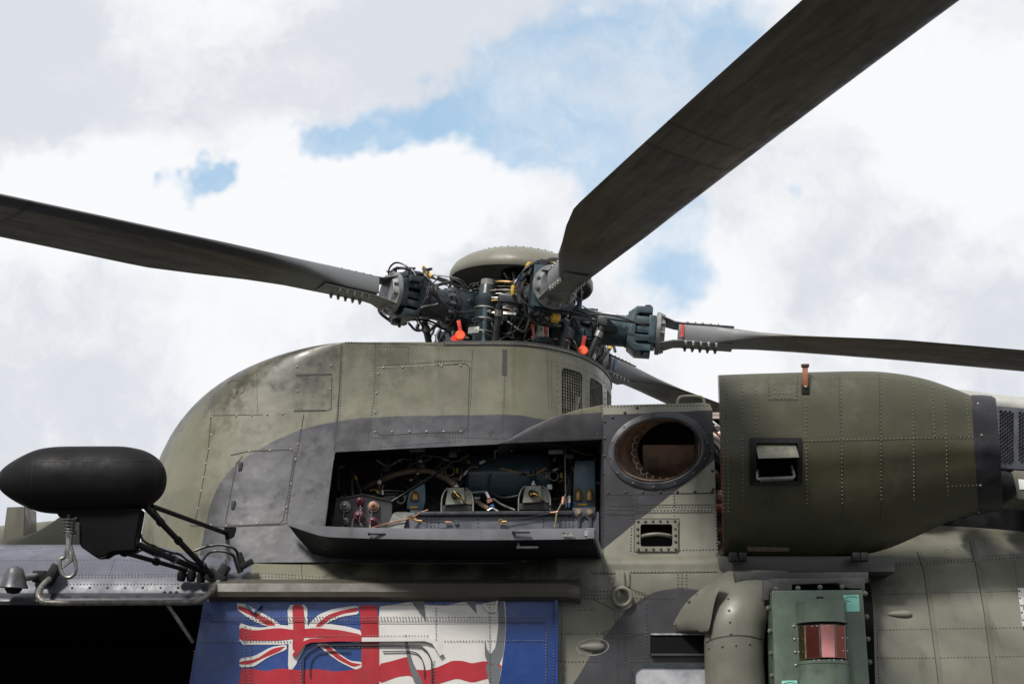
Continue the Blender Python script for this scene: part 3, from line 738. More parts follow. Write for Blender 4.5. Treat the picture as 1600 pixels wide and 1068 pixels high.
for i in range(70):       # pipes
    a = R.uniform(-3.14, .4); r0 = R.uniform(.24, .45); z0 = R.uniform(-.42, .16); pts = []
    for j in range(5):
        pts.append((r0 * math.cos(a), r0 * math.sin(a), z0)); a += R.uniform(-.32, .32); r0 = min(.47, max(.2, r0 + R.uniform(-.08, .08))); z0 += R.uniform(-.10, .10)
    mb = MB(); mb.tube(pts, R.choice((.004, .005, .0065, .009)), 6, 6); mb.build('pipe', R.choice((M_HARN, M_HARN, M_HARN, M_STEEL, M_STEELD, M_PLUME)), HUBO)
for i in range(15):       # bright hydraulic pipes bundled below the dome
    z = -.06 + .017 * i; a = math.radians(-118 + R.uniform(-6, 6)); a1 = math.radians(-82 + R.uniform(-8, 8)); rr = .36 + R.uniform(-.03, .05)
    pts = [(rr * .62 * math.cos(a), rr * .62 * math.sin(a), z), (rr * math.cos(a - .12), rr * math.sin(a - .12), z + R.uniform(-.01, .02)), (rr * 1.05 * math.cos((a + a1) / 2), rr * 1.05 * math.sin((a + a1) / 2), z + R.uniform(-.015, .015)), (rr * .9 * math.cos(a1), rr * .9 * math.sin(a1), z + R.uniform(-.02, .02)), (.24 * math.cos(a1), .24 * math.sin(a1), z)]
    mb = MB(); mb.tube(pts, .0055, 7, 7); mb.build('hydraulic_pipe', R.choice((M_STEEL, M_STEEL, M_GOLD)), HUBO)
for i in range(60):       # small blocks and fittings in the gaps
    a = R.uniform(-3.1, .2); r0 = R.uniform(.25, .43); c = Vector((r0 * math.cos(a), r0 * math.sin(a), R.uniform(-.40, .16)))
    mb = MB(); Mr = Matrix.Rotation(a, 3, 'Z')
    if i % 3: mb.box(c, (R.uniform(.015, .04), R.uniform(.015, .045), R.uniform(.015, .045)), Mr)
    else: mb.cyl(c, c + Vector((math.cos(a) * .06, math.sin(a) * .06, R.uniform(-.02, .02))), R.uniform(.015, .03), n=12)
    mb.build('fitting', R.choice((M_HUBD, M_TEAL, M_TEALD, M_STEELD, M_BLACK, M_HUBD, M_BLACK, M_ALU)), HUBO, bevel=.003)
mb = MB()
for i in range(40):
    a = 2 * math.pi * i / 40; c = Vector((.30 * math.cos(a), .30 * math.sin(a), .388)); mb.dome(c, (.25 * math.cos(a), .25 * math.sin(a), 1), .006)
mb.build('dome_screws', M_RIV_D, DOME, kind='stuff')
# strut standing left of centre on the cowling deck
mb = MB(); mb.cyl(at(757, 538, 1.02), at(758, 480, 1.02), .022, n=12); mb.build('stay_strut', M_TEAL, HELI, 'blue grey strut standing on the cowling under the hub')
mb = MB(); mb.cyl(at(872, 552, 1.0), at(886, 498, 1.0), .024, n=12); mb.build('stay_strut', M_HUBD, HELI, 'dark leaning strut standing on the cowling right of the red clamps')
# clamp frame with red tapes
c0 = at(845, 512, .93); mb = MB(); mb.box(c0 + Vector((0, 0, -.075)), (.055, .02, .016)); CL = mb.build('gust_lock', M_TEALD, HELI, 'small black clamp with two red tapes under the hub', bevel=.004)
for dx in (-.042, -.013, .013, .042):
    mb = MB(); mb.cyl(c0 + Vector((dx, 0, -.075)), c0 + Vector((dx, 0, .06)), .008 if abs(dx) < .02 else .005, n=8); mb.build('rod', M_STEELD, CL)
for dx in (-.048, .030):
    mb = MB(); mb.tube([c0 + Vector((dx, .012, .07)), c0 + Vector((dx - .004, .0, .02)), c0 + Vector((dx + .004, .006, -.04)), c0 + Vector((dx - .006, 0, -.06))], .009, 6); mb.build('red_tape', M_RED, CL)

# orange safety plugs hanging at the rotor head
def plug(name, px, py, Y, label, flip):
    e = bpy.data.objects.new(name, None); COL.objects.link(e); c = at(px, py, Y); e.location = c; e['label'] = label; e['category'] = 'safety plug'; e['group'] = 'orange safety plugs on the rotor head'; e.scale = (.75, .75, .75)
    mb = MB(); mb.lathe([(.001, -.010), (.038, -.010), (.042, -.004), (.042, .006), (.034, .012), (.001, .012)], (0, 0, 0), (.1 * flip, -1, .1), 24); mb.build('disc', M_ORANGE, e)
    mb = MB(); mb.prism([(-.012 * flip, .004, .03), (.018 * flip, .004, .03), (.0 * flip, .004, .13), (-.03 * flip, .004, .125)], (0, .01, 0)); mb.build('strap', M_RED, e, bevel=.002)
    mb = MB(); mb.lathe([(.001, -.008), (.034, -.008), (.034, .008), (.001, .008)], (-.042 * flip, .03, -.022), (.3, -1, .2), 20); mb.build('disc', M_RED, e)
plug('safety_plug', 719, 524, 1.0, 'orange plug with strap left of the hub, above the cowling', 1)
plug('safety_plug', 911, 548, 1.13, 'orange plug with strap right of the hub, above the mesh windows', -1)

# ------------------------------------------------------------------ mesh in the grille windows and the rim
for s0, s1, h0, h1 in GRILLS:
    mb = MB(); ns = max(6, int((s1 - s0) * 62)); nh = 22
    for i in range(ns + 1):
        s = lerp(s0, s1, i / ns); P = [cowl_pt(s, lerp(h0, h1, j / 4)) for j in range(5)]; mb.tube([p + Vector((-.004, .006, 0)) for p in P], .0014, 4, smooth=False)
    for j in range(nh + 1):
        h = lerp(h0, h1, j / nh); mb.tube([cowl_pt(lerp(s0, s1, i / 6), h) + Vector((-.004, .006, 0)) for i in range(7)], .0014, 4, smooth=False)
    mb.build('window_mesh', simple('grille wire', (.26, .25, .21), .5, .1), COWL, kind='stuff')
for i in range(14):
    s0, s1, h0, h1 = GRILLS[i % 2]; s = R.uniform(s0, s1); h = R.uniform(h0, h1); p = cowl_pt(s, h) + Vector((-.06, .12, 0)) + Vector((R.uniform(-.03, .03), R.uniform(0, .15), 0))
    mb = MB(); mb.tube([p, p + Vector((R.uniform(-.05, .05), .03, R.uniform(.04, .1))), p + Vector((R.uniform(-.1, .1), 0, R.uniform(.08, .16)))], R.choice((.006, .01, .016)), 8); mb.build('inner_pipe', R.choice((M_STEEL, M_ALU, M_WHITE, M_GOLD)), COWL)
mb = MB(); rows = []
for i in range(70):
    s = 1.62 + (3.0 - 1.62) * i / 69; p = cowl_pt(s, 1.0); q = cowl_pt(min(3, s + .01), 1.0) if s < 2.99 else p + Vector((0, .01, 0)); t = (q - p).normalized(); nn = Vector((t.y, -t.x, 0))
    rows.append([p + nn * a + Vector((0, 0, b)) for a, b in ((.0005, -.020), (.004, -.019), (.005, .003), (.003, .007), (-.03, .007))])
mb.grid(rows); RIM = mb.build('cowling_rim', M_SEAM, COWL)

# ------------------------------------------------------------------ equipment in the bay
M_BOX = simple('grey green actuator', (.30, .305, .25), .45, scale=14)
M_TANK = simple('dark blue gearbox', (.06, .10, .125), .2, scale=5, var=.4)
M_BRK = simple('blue bracket', (.075, .14, .185), .32, scale=10)
def bayp(mb, name, mat, **k): return mb.build(name, mat, BAYO, **k)
def z6(x, y): return 500 + x / 5.933, 680 + y / 5.933
def z7(x, y): return 720 + x / 5.933, 680 + y / 5.933
def pt(z, x, y, Y): return at(*z(x, y), Y)
def hose(z, pts, r, mat, Y=.5, name='hose', n=8):
    mb = MB(); mb.tube([pt(z, p[0], p[1], p[2] if len(p) > 2 else Y) for p in pts], r, n, 7); return bayp(mb, name, mat)
# gearbox drum and back structures
mb = MB(); A, B = at(728, 745, .72), at(872, 745, .72)
mb.lathe([(.02, 0), (.11, .0), (.13, .02), (.135, .10), (.14, .25), (.135, .40), (.125, .47), (.10, .49), (.02, .49)], A, B - A, 40); bayp(mb, 'gearbox_drum', M_TANK)
mb = MB(); mb.box(at(650, 745, .90), (.06, .03, .17)); bayp(mb, 'back_column', M_TEALD, bevel=.01)
mb = MB(); mb.box(at(655, 720, .82), (.020, .01, .07)); bayp(mb, 'ladder_plate', simple('pale blue plate', (.10, .12, .17), .4), bevel=.003)
mb = MB(); panel_px([(640, 699), (664, 699), (664, 705), (640, 705)], .40, .02, mb); bayp(mb, 'name_plate', M_STEELD)
mb = MB(); panel_px([(857, 703), (880, 702), (880, 708), (857, 709)], .42, .02, mb); bayp(mb, 'name_plate', M_STEELD)
# beam along the bottom
mb = MB(); panel_px([(640, 800), (742, 801), (900, 799), (936, 799), (936, 850), (600, 850), (628, 806)], .42, .06, mb); BEAM = bayp(mb, 'bay_beam', simple('beam paint', (.085, .092, .115), .4, scale=10), bevel=.004)
mb = MB(); panel_px([(648, 799), (895, 797), (895, 803), (648, 804)], .395, .05, mb); bayp(mb, 'beam_flange', simple('flange', (.03, .032, .04), .4), bevel=.002)
rivets(BEAM, [[(660, 807), (890, 806)]] + [[(667 + 6 * i, 811), (667 + 6 * i, 822)] for i in range(4)] + [[(877 + 6 * i, 808), (877 + 6 * i, 822)] for i in range(4)] + [[(747, 811), (747, 822)], [(849, 811), (849, 822)]], simple('beam rivet', (.02, .021, .025), .4), step=4.5, r=.0045)
# manifold plate with capped ports
mb = MB(); panel_px([z6(150, 590), z6(400, 548), z6(670, 605), z6(662, 870), z6(100, 870)], .45, .30, mb); MAN = bayp(mb, 'manifold', simple('manifold plate', (.05, .05, .055), .45, scale=8), bevel=.004)
mb = MB(); mb.tube([pt(z6, 150, 588, .44), pt(z6, 400, 545, .44), pt(z6, 672, 604, .44)], .004, 6, smooth=False); bayp(mb, 'manifold_edge', M_STEELD)
for x, y, r, m in ((237, 660, 50, M_STEELD), (372, 612, 38, M_PURPLE), (497, 660, 52, M_COPPER), (358, 750, 50, M_PURPLE), (243, 795, 30, M_STEELD), (490, 797, 38, M_PURPLE)):
    c = pt(z6, x, y, .448); q = r / 5.933 * mpp(.45); mb = MB()
    mb.lathe([(.001, 0), (q, 0), (q, .014), (q * .78, .018), (q * .72, .034), (q * .40, .036), (q * .38, .05), (q * .25, .054), (.001, .054)], c, (0, -1, .06), 8 if m is not M_PURPLE else 14); bayp(mb, 'port_cap', m, sharp=25)
    mb = MB(); mb.lathe([(.001, .054), (q * .22, .054), (q * .18, .064), (.001, .064)], c, (0, -1, .06), 6); bayp(mb, 'cap_nut', M_COPPER if m is M_COPPER else M_STEEL)
    mb = MB(); mb.torus(c + Vector((0, -.012, 0)), (0, 1, 0), q * .9, q * .16, 20, 6); bayp(mb, 'cap_collar', M_STEELD if m is not M_PURPLE else M_PURPLE)
for ch in ([(220, 700), (210, 760), (225, 800), (200, 850)], [(372, 650), (380, 720), (360, 790), (395, 850)], [(320, 750), (300, 800), (292, 860)], [(480, 700), (470, 760), (462, 830), (465, 860)]):
    q = catmull([pt(z6, x, y, .405) for x, y in ch], 4); mb = MB()
    for i in range(len(q) - 1): mb.torus(q[i].lerp(q[i + 1], .5), (1, .3 + (i % 2), .2), .0062, .0016, 8, 5)
    bayp(mb, 'cap_chain', M_STEEL, kind='stuff')
# rods and hoses left
hose(z6, [(288, 320, .62), (305, 560, .52)], .0065, M_STEEL, name='rod'); hose(z6, [(288, 318, .62), (330, 400, .58), (388, 548, .52)], .0065, M_STEEL, name='rod')
hose(z6, [(325, 380, .575), (340, 405, .572)], .0085, M_YEL, name='yellow_band')
hose(z6, [(180, 300, .6), (170, 400, .6), (175, 500, .6)], .005, M_PLUME); hose(z6, [(170, 300, .5), (215, 285, .5), (290, 215, .6)], .006, M_STEELD)
hose(z6, [(410, 492, .72), (500, 440, .66), (600, 400, .62), (750, 350, .58), (900, 326, .57), (1010, 333, .57), (1100, 362, .56), (1190, 415, .52), (1250, 462, .47)], .0165, M_HOSE, name='thick_hose', n=12)
hose(z6, [(670, 605, .43), (950, 440, .44), (1230, 245, .46)], .0075, M_BLACK, name='gas_strut')
mb = MB()
for i in range(46):
    p = pt(z6, 670, 605, .423).lerp(pt(z6, 1230, 245, .453), i / 45); mb.dome(p, (-.3, -1, .4), .0035)
bayp(mb, 'braid_spots', M_STEELD, kind='stuff')
hose(z6, [(580, 260, .7), (572, 330, .62), (560, 400, .6), (548, 500, .58)], .006, M_STEELD); hose(z6, [(553, 420, .585), (549, 450, .582)], .012, M_WHITE, name='white_band')
hose(z6, [(470, 565, .55), (560, 540, .55), (640, 545, .56), (720, 545, .58)], .008, M_PLUME); hose(z6, [(530, 515, .54), (580, 520, .54)], .010, M_STEEL, name='elbow'); hose(z6, [(575, 505, .53), (577, 550, .53)], .010, M_STEEL, name='elbow')
hose(z6, [(590, 575, .56), (700, 575, .57)], .009, M_STEELD); hose(z6, [(575, 510, .56), (680, 508, .58), (780, 518, .6)], .0045, M_STEELD)
mb = MB(); mb.torus(pt(z6, 748, 585, .52), (.2, 1, .2), .030 * .85, .006, 18, 7, -1.2, 2.6); bayp(mb, 'hook_ring', M_STEEL)
hose(z6, [(560, 225, .75), (520, 235, .72), (590, 240, .7)], .006, M_RED, name='red_pipe')
# steel strap plate and rusty cable
mb = MB(); P = catmull([pt(z6, 790, 706, .47), pt(z6, 690, 715, .42), pt(z6, 655, 770, .37), pt(z6, 622, 862, .34)], 6); Q = [p + Vector((.085, .02, -.005)) for p in P]; mb.grid([P, Q]); bayp(mb, 'strap_plate', simple('bare plate', (.22, .23, .21), .42, .3))
hose(z6, [(480, 856, .30), (640, 812, .34), (840, 765, .38), (930, 715, .40), (1000, 690, .41)], .005, M_COPPER, name='lanyard')
hose(z6, [(850, 765, .385), (890, 785, .385), (945, 793, .385)], .006, M_GOLD, name='lanyard_clip'); hose(z6, [(945, 793, .385), (1080, 803, .395), (1160, 805, .40)], .003, M_BLACK, name='wire')
hose(z6, [(1160, 803, .405), (1215, 805, .405)], .006, M_COPPER, name='eye_bolt')
mb = MB(); mb.torus(pt(z6, 840, 763, .375), (0, 1, .2), .012, .004, 14, 6); bayp(mb, 'lanyard_ring', M_GOLD)
mb = MB(); mb.torus(pt(z6, 1262, 805, .408), (0, 1, .2), .010, .004, 14, 6); bayp(mb, 'eye_ring', M_STEELD)
# brackets with gold sight domes
def bracket(poly, Y, gold, tag):
    mb = MB(); panel_px(poly, Y, .14, mb); b = bayp(mb, 'bracket', M_BRK, bevel=.008)
    for gx, gy, rx, h in gold:
        c = at(gx, gy, Y - .004); mb = MB(); q = rx * mpp(Y)
        mb.lathe([(q, 0), (q * 1.02, h * .25 * mpp(Y)), (q * .85, h * .6 * mpp(Y)), (q * .45, h * .9 * mpp(Y)), (.001, h * mpp(Y))], c, (0, -.10, 1), 16); bayp(mb, 'sight_dome', M_GOLD)
    mb = MB(); panel_px(tag, Y - .004, .003, mb); bayp(mb, 'yellow_label', M_YEL)
bracket([z6(800, 685), z6(808, 600), z6(835, 500), z6(975, 440), z6(978, 600), z6(958, 690)], .52, [(z6(880, 600)[0], z6(880, 600)[1], 7, 15)], [z6(830, 655), z6(905, 655), z6(905, 673), z6(830, 673)])
mb = MB(); panel_px([z6(835, 690), z6(955, 690), z6(935, 780), z6(895, 800), z6(895, 870), z6(860, 870), z6(860, 800), z6(835, 770)], .44, .06, mb); bayp(mb, 'bracket_foot', M_TEALD, bevel=.004)
bracket([z7(1040, 665), z7(1045, 330), z7(1060, 230), z7(1245, 225), z7(1250, 665)], .50, [(z7(1093, 600)[0], z7(1093, 600)[1], 6.5, 18), (z7(1195, 600)[0], z7(1195, 600)[1], 6.5, 19)], [z7(1085, 628), z7(1175, 628), z7(1175, 648), z7(1085, 648)])
mb = MB(); panel_px([z7(1035, 668), z7(1250, 662), z7(1245, 730), z7(1215, 770), z7(1215, 850), z7(1185, 850), z7(1185, 775), z7(1145, 745), z7(1110, 775), z7(1110, 850), z7(1085, 850), z7(1085, 770), z7(1045, 730)], .405, .03, mb); bayp(mb, 'bracket_foot', simple('foot paint', (.05, .055, .07), .4), bevel=.003)
for x in (1090, 1195):
    c = pt(z7, x, 710, .40); mb = MB(); mb.torus(c, (0, 1, .05), .015, .004, 18, 6); bayp(mb, 'eyelet', M_GOLD)
    mb = MB(); mb.cyl(c, c + Vector((0, -.008, 0)), .011, n=12); bayp(mb, 'eyelet_bolt', M_STEELD)
# two actuators under wire arches
for z, x0, x1, y0, y1 in ((z6, 1125, 1420, 480, 700), (z7, 535, 830, 462, 690)):
    w = x1 - x0; mb = MB(); panel_px([z(x0 + .20 * w, y0 + 4), z(x0 + .72 * w, y0), z(x0 + .74 * w, y0 + 150), z(x0 + .12 * w, y0 + 162)], .44, .12, mb); bayp(mb, 'actuator_box', M_BOX, bevel=.006)
    mb = MB(); panel_px([z(x0 + .72 * w, y0 + 20), z(x0 + .92 * w, y0 + 40), z(x0 + .97 * w, y0 + 110), z(x0 + .96 * w, y0 + 160), z(x0 + .73 * w, y0 + 150)], .46, .10, mb); bayp(mb, 'actuator_side', M_BOX, bevel=.006)
    mb = MB(); panel_px([z(x0 + .02 * w, y0 + 165), z(x0 + .98 * w, y0 + 160), z(x0 + .98 * w, y0 + 225), z(x0, y0 + 225)], .47, .10, mb); bayp(mb, 'actuator_base', simple('dark base paint', (.05, .052, .045), .5), bevel=.004)  # base coloured darker than the boxes above it
    hose(z, [(x0, y1 + 10), (x0 + .01 * w, y0 + 120), (x0 + .08 * w, y0 + 50), (x0 + .2 * w, y0 + 5)], .0045, M_STEELD, .43, 'wire_arch'); hose(z, [(x0 + .75 * w, y0 + 5), (x0 + .9 * w, y0 + 40), (x0 + .99 * w, y0 + 110), (x0 + w, y1)], .0045, M_STEELD, .43, 'wire_arch')
    c = pt(z, x0 + .42 * w, y0 + 75, .435); mb = MB(); mb.lathe([(.001, 0), (.020, 0), (.021, .012), (.016, .02), (.014, .03), (.001, .03)], c, (.1, -1, 0), 14); bayp(mb, 'plug_socket', M_BLACK)
    for i in range(4):
        a = R.uniform(0, 6.28); mb = MB(); mb.tube([c + Vector((0, -.03, 0)), c + Vector((.012 * math.cos(a), -.045, .015 * math.sin(a))), c + Vector((.02, -.05, -.02 + .008 * i)), c + Vector((.055, -.03, -.035 - .006 * i))], .0035, 6); bayp(mb, 'plug_wire', M_YEL if i == 1 else M_BLACK)
    mb = MB(); mb.lathe([(.001, 0), (.014, 0), (.014, .01), (.007, .012), (.007, .025), (.001, .025)], pt(z, x0 + .47 * w, y0, .48), (0, 0, 1), 8); bayp(mb, 'top_bolt', M_ALU)
# round ports with yellow tabs
for z, x, y in ((z6, 1203, 330), (z7, 862, 375)):
    c = pt(z, x, y, .60); mb = MB(); mb.torus(c, (0, 1, 0), .026, .005, 24, 7); bayp(mb, 'port_ring', M_STEELD); mb = MB(); mb.cyl(c, c + Vector((0, .05, 0)), .025, n=20); bayp(mb, 'port', M_DARK)
    for s in (-1, 1): mb = MB(); mb.box(c + Vector((s * .043, 0, .004)), (.007, .006, .016)); bayp(mb, 'yellow_tab', M_YEL, bevel=.002)
# lines right
hose(z7, [(318, 230, .62), (310, 300, .6), (265, 390, .58), (255, 470, .56), (290, 530, .52), (370, 572, .48), (450, 572, .46), (535, 555, .45)], .006, M_PLUME)
hose(z7, [(20, 230, .6), (5, 350, .5), (-10, 420, .48)], .006, M_STEELD); hose(z7, [(318, 140, .6), (318, 235, .62)], .0075, M_STEELD); hose(z7, [(310, 140, .55), (480, 140, .55)], .006, M_STEELD)
hose(z7, [(970, 95, .5), (968, 300, .5), (978, 670, .47)], .005, M_STEELD, name='rod'); hose(z7, [(1120, 180, .6), (1050, 270, .55), (1010, 400, .48), (975, 540, .44), (930, 640, .42), (890, 715, .40)], .0055, M_PLUME); hose(z7, [(1110, 210, .6), (1060, 300, .56), (1020, 420, .5), (1000, 640, .46)], .0055, M_PLUME)
hose(z7, [(955, 570, .435), (942, 640, .425)], .010, M_COPPER, name='crimp'); hose(z7, [(1005, 560, .47), (1003, 625, .465)], .009, M_WHITE, name='crimp'); hose(z7, [(1003, 630, .465), (1002, 665, .465)], .010, M_BLUE, name='blue_fitting')
hose(z7, [(890, 715, .39), (882, 780, .385), (872, 850, .38)], .005, simple('green tube', (.17, .16, .08), .5)); hose(z7, [(420, 795, .40), (620, 760, .40), (850, 718, .395)], .0028, M_BLACK, name='wire')
hose(z7, [(830, 715, .39), (870, 712, .39), (900, 705, .39)], .006, M_COPPER, name='lanyard_clip'); mb = MB(); mb.torus(pt(z7, 372, 800, .40), (0, 1, .2), .013, .004, 14, 6); bayp(mb, 'eye_ring', M_GOLD); hose(z7, [(380, 800, .4), (425, 797, .4)], .006, M_GOLD, name='eye_bolt')
hose(z7, [(100, 530, .45), (160, 525, .45), (235, 525, .45), (260, 570, .44)], .006, M_STEELD); hose(z7, [(235, 525, .445), (262, 580, .44)], .010, M_ALU, name='fitting'); hose(z7, [(262, 590, .44), (275, 620, .44)], .018, M_COPPER, name='red_fitting'); hose(z7, [(285, 640, .44), (298, 668, .44)], .012, M_BLUE, name='blue_fitting')
hose(z7, [(300, 585, .44), (380, 640, .44), (500, 690, .44)], .006, M_STEELD); hose(z7, [(130, 600, .5), (190, 640, .5), (260, 680, .47)], .014, M_HOSE); hose(z7, [(250, 695, .42), (290, 675, .42), (345, 700, .42)], .005, M_ALU); hose(z7, [(700, 550, .42), (760, 600, .42), (830, 660, .42), (850, 690, .42)], .005, M_BLACK, name='wire')
for dx in (650, 690): hose(z7, [(dx, 300, .6), (dx, 440, .55)], .007, M_TEAL, name='rod')
mb = MB(); mb.box(pt(z7, 823, 478, .55), (.014, .01, .014)); bayp(mb, 'white_block', M_WHITE, bevel=.002)
R = random.Random(17)
for i in range(34):     # clipped wiring looms and thin pipes
    x, y = R.uniform(530, 925), R.uniform(700, 792); p = at(x, y, R.uniform(.46, .66)); a = R.choice((0, 0, 1.57, .4, -.5)); l = R.uniform(.06, .28); dv = Vector((math.cos(a), 0, math.sin(a))) * l
    pts = [p, p + dv * .35 + Vector((0, R.uniform(-.01, .03), R.uniform(-.03, .03))), p + dv * .7 + Vector((0, R.uniform(-.01, .03), R.uniform(-.04, .02))), p + dv]
    mb = MB(); mb.tube(pts, R.choice((.0025, .003, .004, .0055)), 6, 6); bayp(mb, 'loom', R.choice((M_STEELD, M_STEEL, M_PLUME, M_ALU, M_HARN, M_HOSE, M_GOLD)))
    q = catmull(pts, 6); mb = MB(); m_ = len(q) // 2; mb.tube(q[m_ - 1:m_ + 2], .0075, 7, smooth=False); bayp(mb, 'clip', R.choice((M_ALU, M_STEELD, M_WHITE, M_BLACK, M_YEL)))
R = random.Random(11)
for i in range(46):     # pipework and brackets deep in the bay
    x, y = R.uniform(525, 935), R.uniform(705, 790); Y = R.uniform(.66, .92); p = at(x, y, Y); mb = MB()
    if i % 3 == 0: mb.box(p, (R.uniform(.012, .04), R.uniform(.01, .03), R.uniform(.012, .05))); bayp(mb, 'deep_bracket', R.choice((M_TEALD, M_HUBD, M_STEELD, M_BLACK)), bevel=.003)
    else:
        q = p + Vector((R.uniform(-.22, .22), R.uniform(-.05, .05), R.uniform(-.12, .12))); mb.tube([p, p.lerp(q, .4) + Vector((0, -.02, R.uniform(-.05, .05))), q], R.choice((.004, .006, .009, .012)), 7, 6); bayp(mb, 'deep_pipe', R.choice((M_STEELD, M_STEELD, M_PLUME, M_HARN, M_HOSE, M_TEAL)))

# ------------------------------------------------------------------ drop-down bay door
TOPE = [(451, 815), (500, 821), (560, 823.5), (640, 825), (713, 826), (800, 826), (926, 824.5)]
Yf = [.06, -.13, -.26, -.34, -.37, -.37, -.35]
HINGE = [(489, 866), (520, 872), (575, 873.5), (650, 874), (720, 874.5), (800, 875), (939, 875)]
T = [at(x, y, Y) for (x, y), Y in zip(TOPE, Yf)]; H = [at(x, y, .13) for x, y in HINGE]
T = catmull(T, 4); H = catmull(H, 4); lipz = Vector((0, 0, -.055))
mb = MB(); rows = []
for i, (t, h) in enumerate(zip(T, H)):
    k = min(1, .35 + i / 7); lo = t + lipz * k; rows.append([h, lo.lerp(h, .66) + Vector((0, 0, -.004)), lo.lerp(h, .33) + Vector((0, 0, -.006)), lo])
mb.grid(rows); rows2 = [[r[0] + Vector((0, 0, .02))] + [q + Vector((0, 0, .02)) for q in r[1:]] for r in rows]; mb.grid([list(reversed(r)) for r in rows2])
TRAY = mb.build('bay_door', M_TRAYU, HELI, 'black fold down door hanging open under the equipment bay')
mb = MB(); rows = []
for i, t in enumerate(T):
    k = min(1, .35 + i / 7); rows.append([t + lipz * k + Vector((0, .03, .0)), t + lipz * k + Vector((0, -.001, 0)), t + lipz * .5 * k + Vector((0, -.003, 0)), t + Vector((0, -.001, 0)), t + Vector((0, .03, .001))])
mb.grid(rows); EDGE = mb.build('door_edge', M_TRAY, TRAY, label='scuffed grey free edge of the fold down door')
a, b = T[-1], H[-1]; mb = MB(); mb.prism([a + Vector((.001, 0, 0)), a + lipz + Vector((.001, 0, 0)), b + Vector((.001, 0, -.01)), b + Vector((.001, 0, .03))], (.012, 0, 0)); mb.build('end_plate', M_TRAY, TRAY)
for x, y, Y in ((577, 834, -.30), (802, 831.5, -.378)):
    p = at(x, y, Y); mb = MB(); mb.cyl(p, p + Vector((0, -.012, 0)), .008, n=10); mb.box(p + Vector((.042, -.010, -.001)), (.042, .004, .004)); mb.build('latch', M_BLACK, TRAY, bevel=.001)
p = at(810, 853, -.30); mb = MB(); mb.box(p + Vector((.045, 0, -.006)), (.055, .012, .006)); mb.box(p + Vector((0, 0, .005)), (.006, .01, .014)); mb.build('latch_handle', M_STEELD, TRAY, bevel=.002)
mb = MB(); q = [at(913, 829, -.362), at(919, 829, -.362), at(919, 836, -.362), at(913, 836, -.362)]; mb.add(q, [(0, 1, 2, 3)]); mb.build('scuff_patch', simple('rubbed metal', (.34, .34, .32), .5, scale=60, var=.6), TRAY, smooth=False)
mb = MB(); q = [at(878, 831, -.374), at(896, 831, -.374), at(896, 837, -.374), at(878, 837, -.374)]; mb.add(q, [(0, 1, 2, 3)]); mb.build('scuff_patch', simple('rubbed stencil', (.22, .22, .21), .5, scale=90, var=.8), TRAY, smooth=False)
mb = MB(); mb.box(T[-1] + Vector((-.012, -.004, -.027)), (.02, .006, .027)); mb.build('corner_block', M_TRAY, TRAY, bevel=.002)

# ------------------------------------------------------------------ engine cowl furniture
TN = bvh_of(NAC)
def surf(tree, px, py, lift=0.0):
    h = hit(tree, px, py); return h[0] + h[1] * lift
def dense(P, k=6): return [(lerp(a[0], b[0], i / k), lerp(a[1], b[1], i / k)) for a, b in zip(P, P[1:] + P[:1]) for i in range(k)]
mb = MB(); fr = [dense(rrect(1171, 684, 1253, 758, 3)), dense(rrect(1182, 692, 1246, 752, 2))]
o_ = [surf(TN, x, y, .006) for x, y in fr[0]]
yv = min(p.y for p in o_) - .002
O = [Vector((p.x, p.y - .003, p.z)) for p in o_]; I = [Vector((at(x, y, p.y).x, p.y - .005, at(x, y, p.y).z)) for (x, y), p in zip(fr[1], o_)]
mb.ring_loft([O, I, [p + Vector((0, .16, 0)) for p in I]], True, False); VENT = mb.build('vent_frame', M_BLACKP, NAC)
mb = MB(); mb.add([Vector((p.x, p.y + .155, p.z)) for p in I], [tuple(range(len(I)))]); mb.build('vent_back', M_DARK, NAC, smooth=False)
def tilted(poly, Y0, Y1, y0, y1):     # quad leaning from depth Y0 at py=y0 to Y1 at py=y1
    return [at(x, y, lerp(Y0, Y1, (y - y0) / (y1 - y0))) for x, y in poly]
yv = sum(p.y for p in O) / len(O)
q = tilted([(1181, 695), (1243, 693), (1249, 714), (1185, 716)], yv - .01, yv - .085, 693, 716)
mb = MB(); mb.prism(q, (0, .012, .008)); mb.build('vent_flap', simple('pale flap', (.17, .165, .125), .45), NAC, bevel=.002, label='pale olive flap propped open over the square vent')
mb = MB(); mb.tube([at(1183, 733, yv + .02), at(1184, 748, yv - .02), at(1190, 749, yv - .03), at(1238, 747, yv - .03), at(1241, 744, yv - .02), at(1237, 728, yv + .02)], .008, 8, smooth=False); mb.build('vent_rod', M_STEELD, NAC)
mb = MB(); mb.cyl(at(1188, 748.5, yv - .03), at(1239, 747, yv - .03), .012, n=10); mb.build('vent_roller', simple('roller', (.10, .105, .09), .4), NAC)
# leather strap over the top edge
p0 = surf(TN, 1258, 608, .004); mb = MB(); mb.box(p0 + Vector((0, -.004, -.002)), (.020, .006, .026)); mb.build('strap_plate', M_BLACKP, NAC, bevel=.002)
pp = [p0 + Vector((0, -.012, .01)), at(1258, 595, p0.y - .015), at(1258, 582, p0.y - .01), at(1258, 574, p0.y + .01), at(1258, 569, p0.y + .03)]
mb = MB(); P = catmull(pp, 5); mb.ring_loft([[p + Vector((sx * .014, sy * .003, 0)) for sx, sy in ((-1, -1), (1, -1), (1, 1), (-1, 1))] for p in P]); mb.build('leather_strap', simple('brown leather', (.22, .075, .03), .55, scale=40), NAC, label='brown leather strap standing above the engine cowl', sharp=60)
mb = MB(); mb.box(at(1258, 571, p0.y + .01), (.020, .010, .008)); mb.build('strap_buckle', simple('buckle', (.07, .03, .02), .5), NAC, bevel=.002)
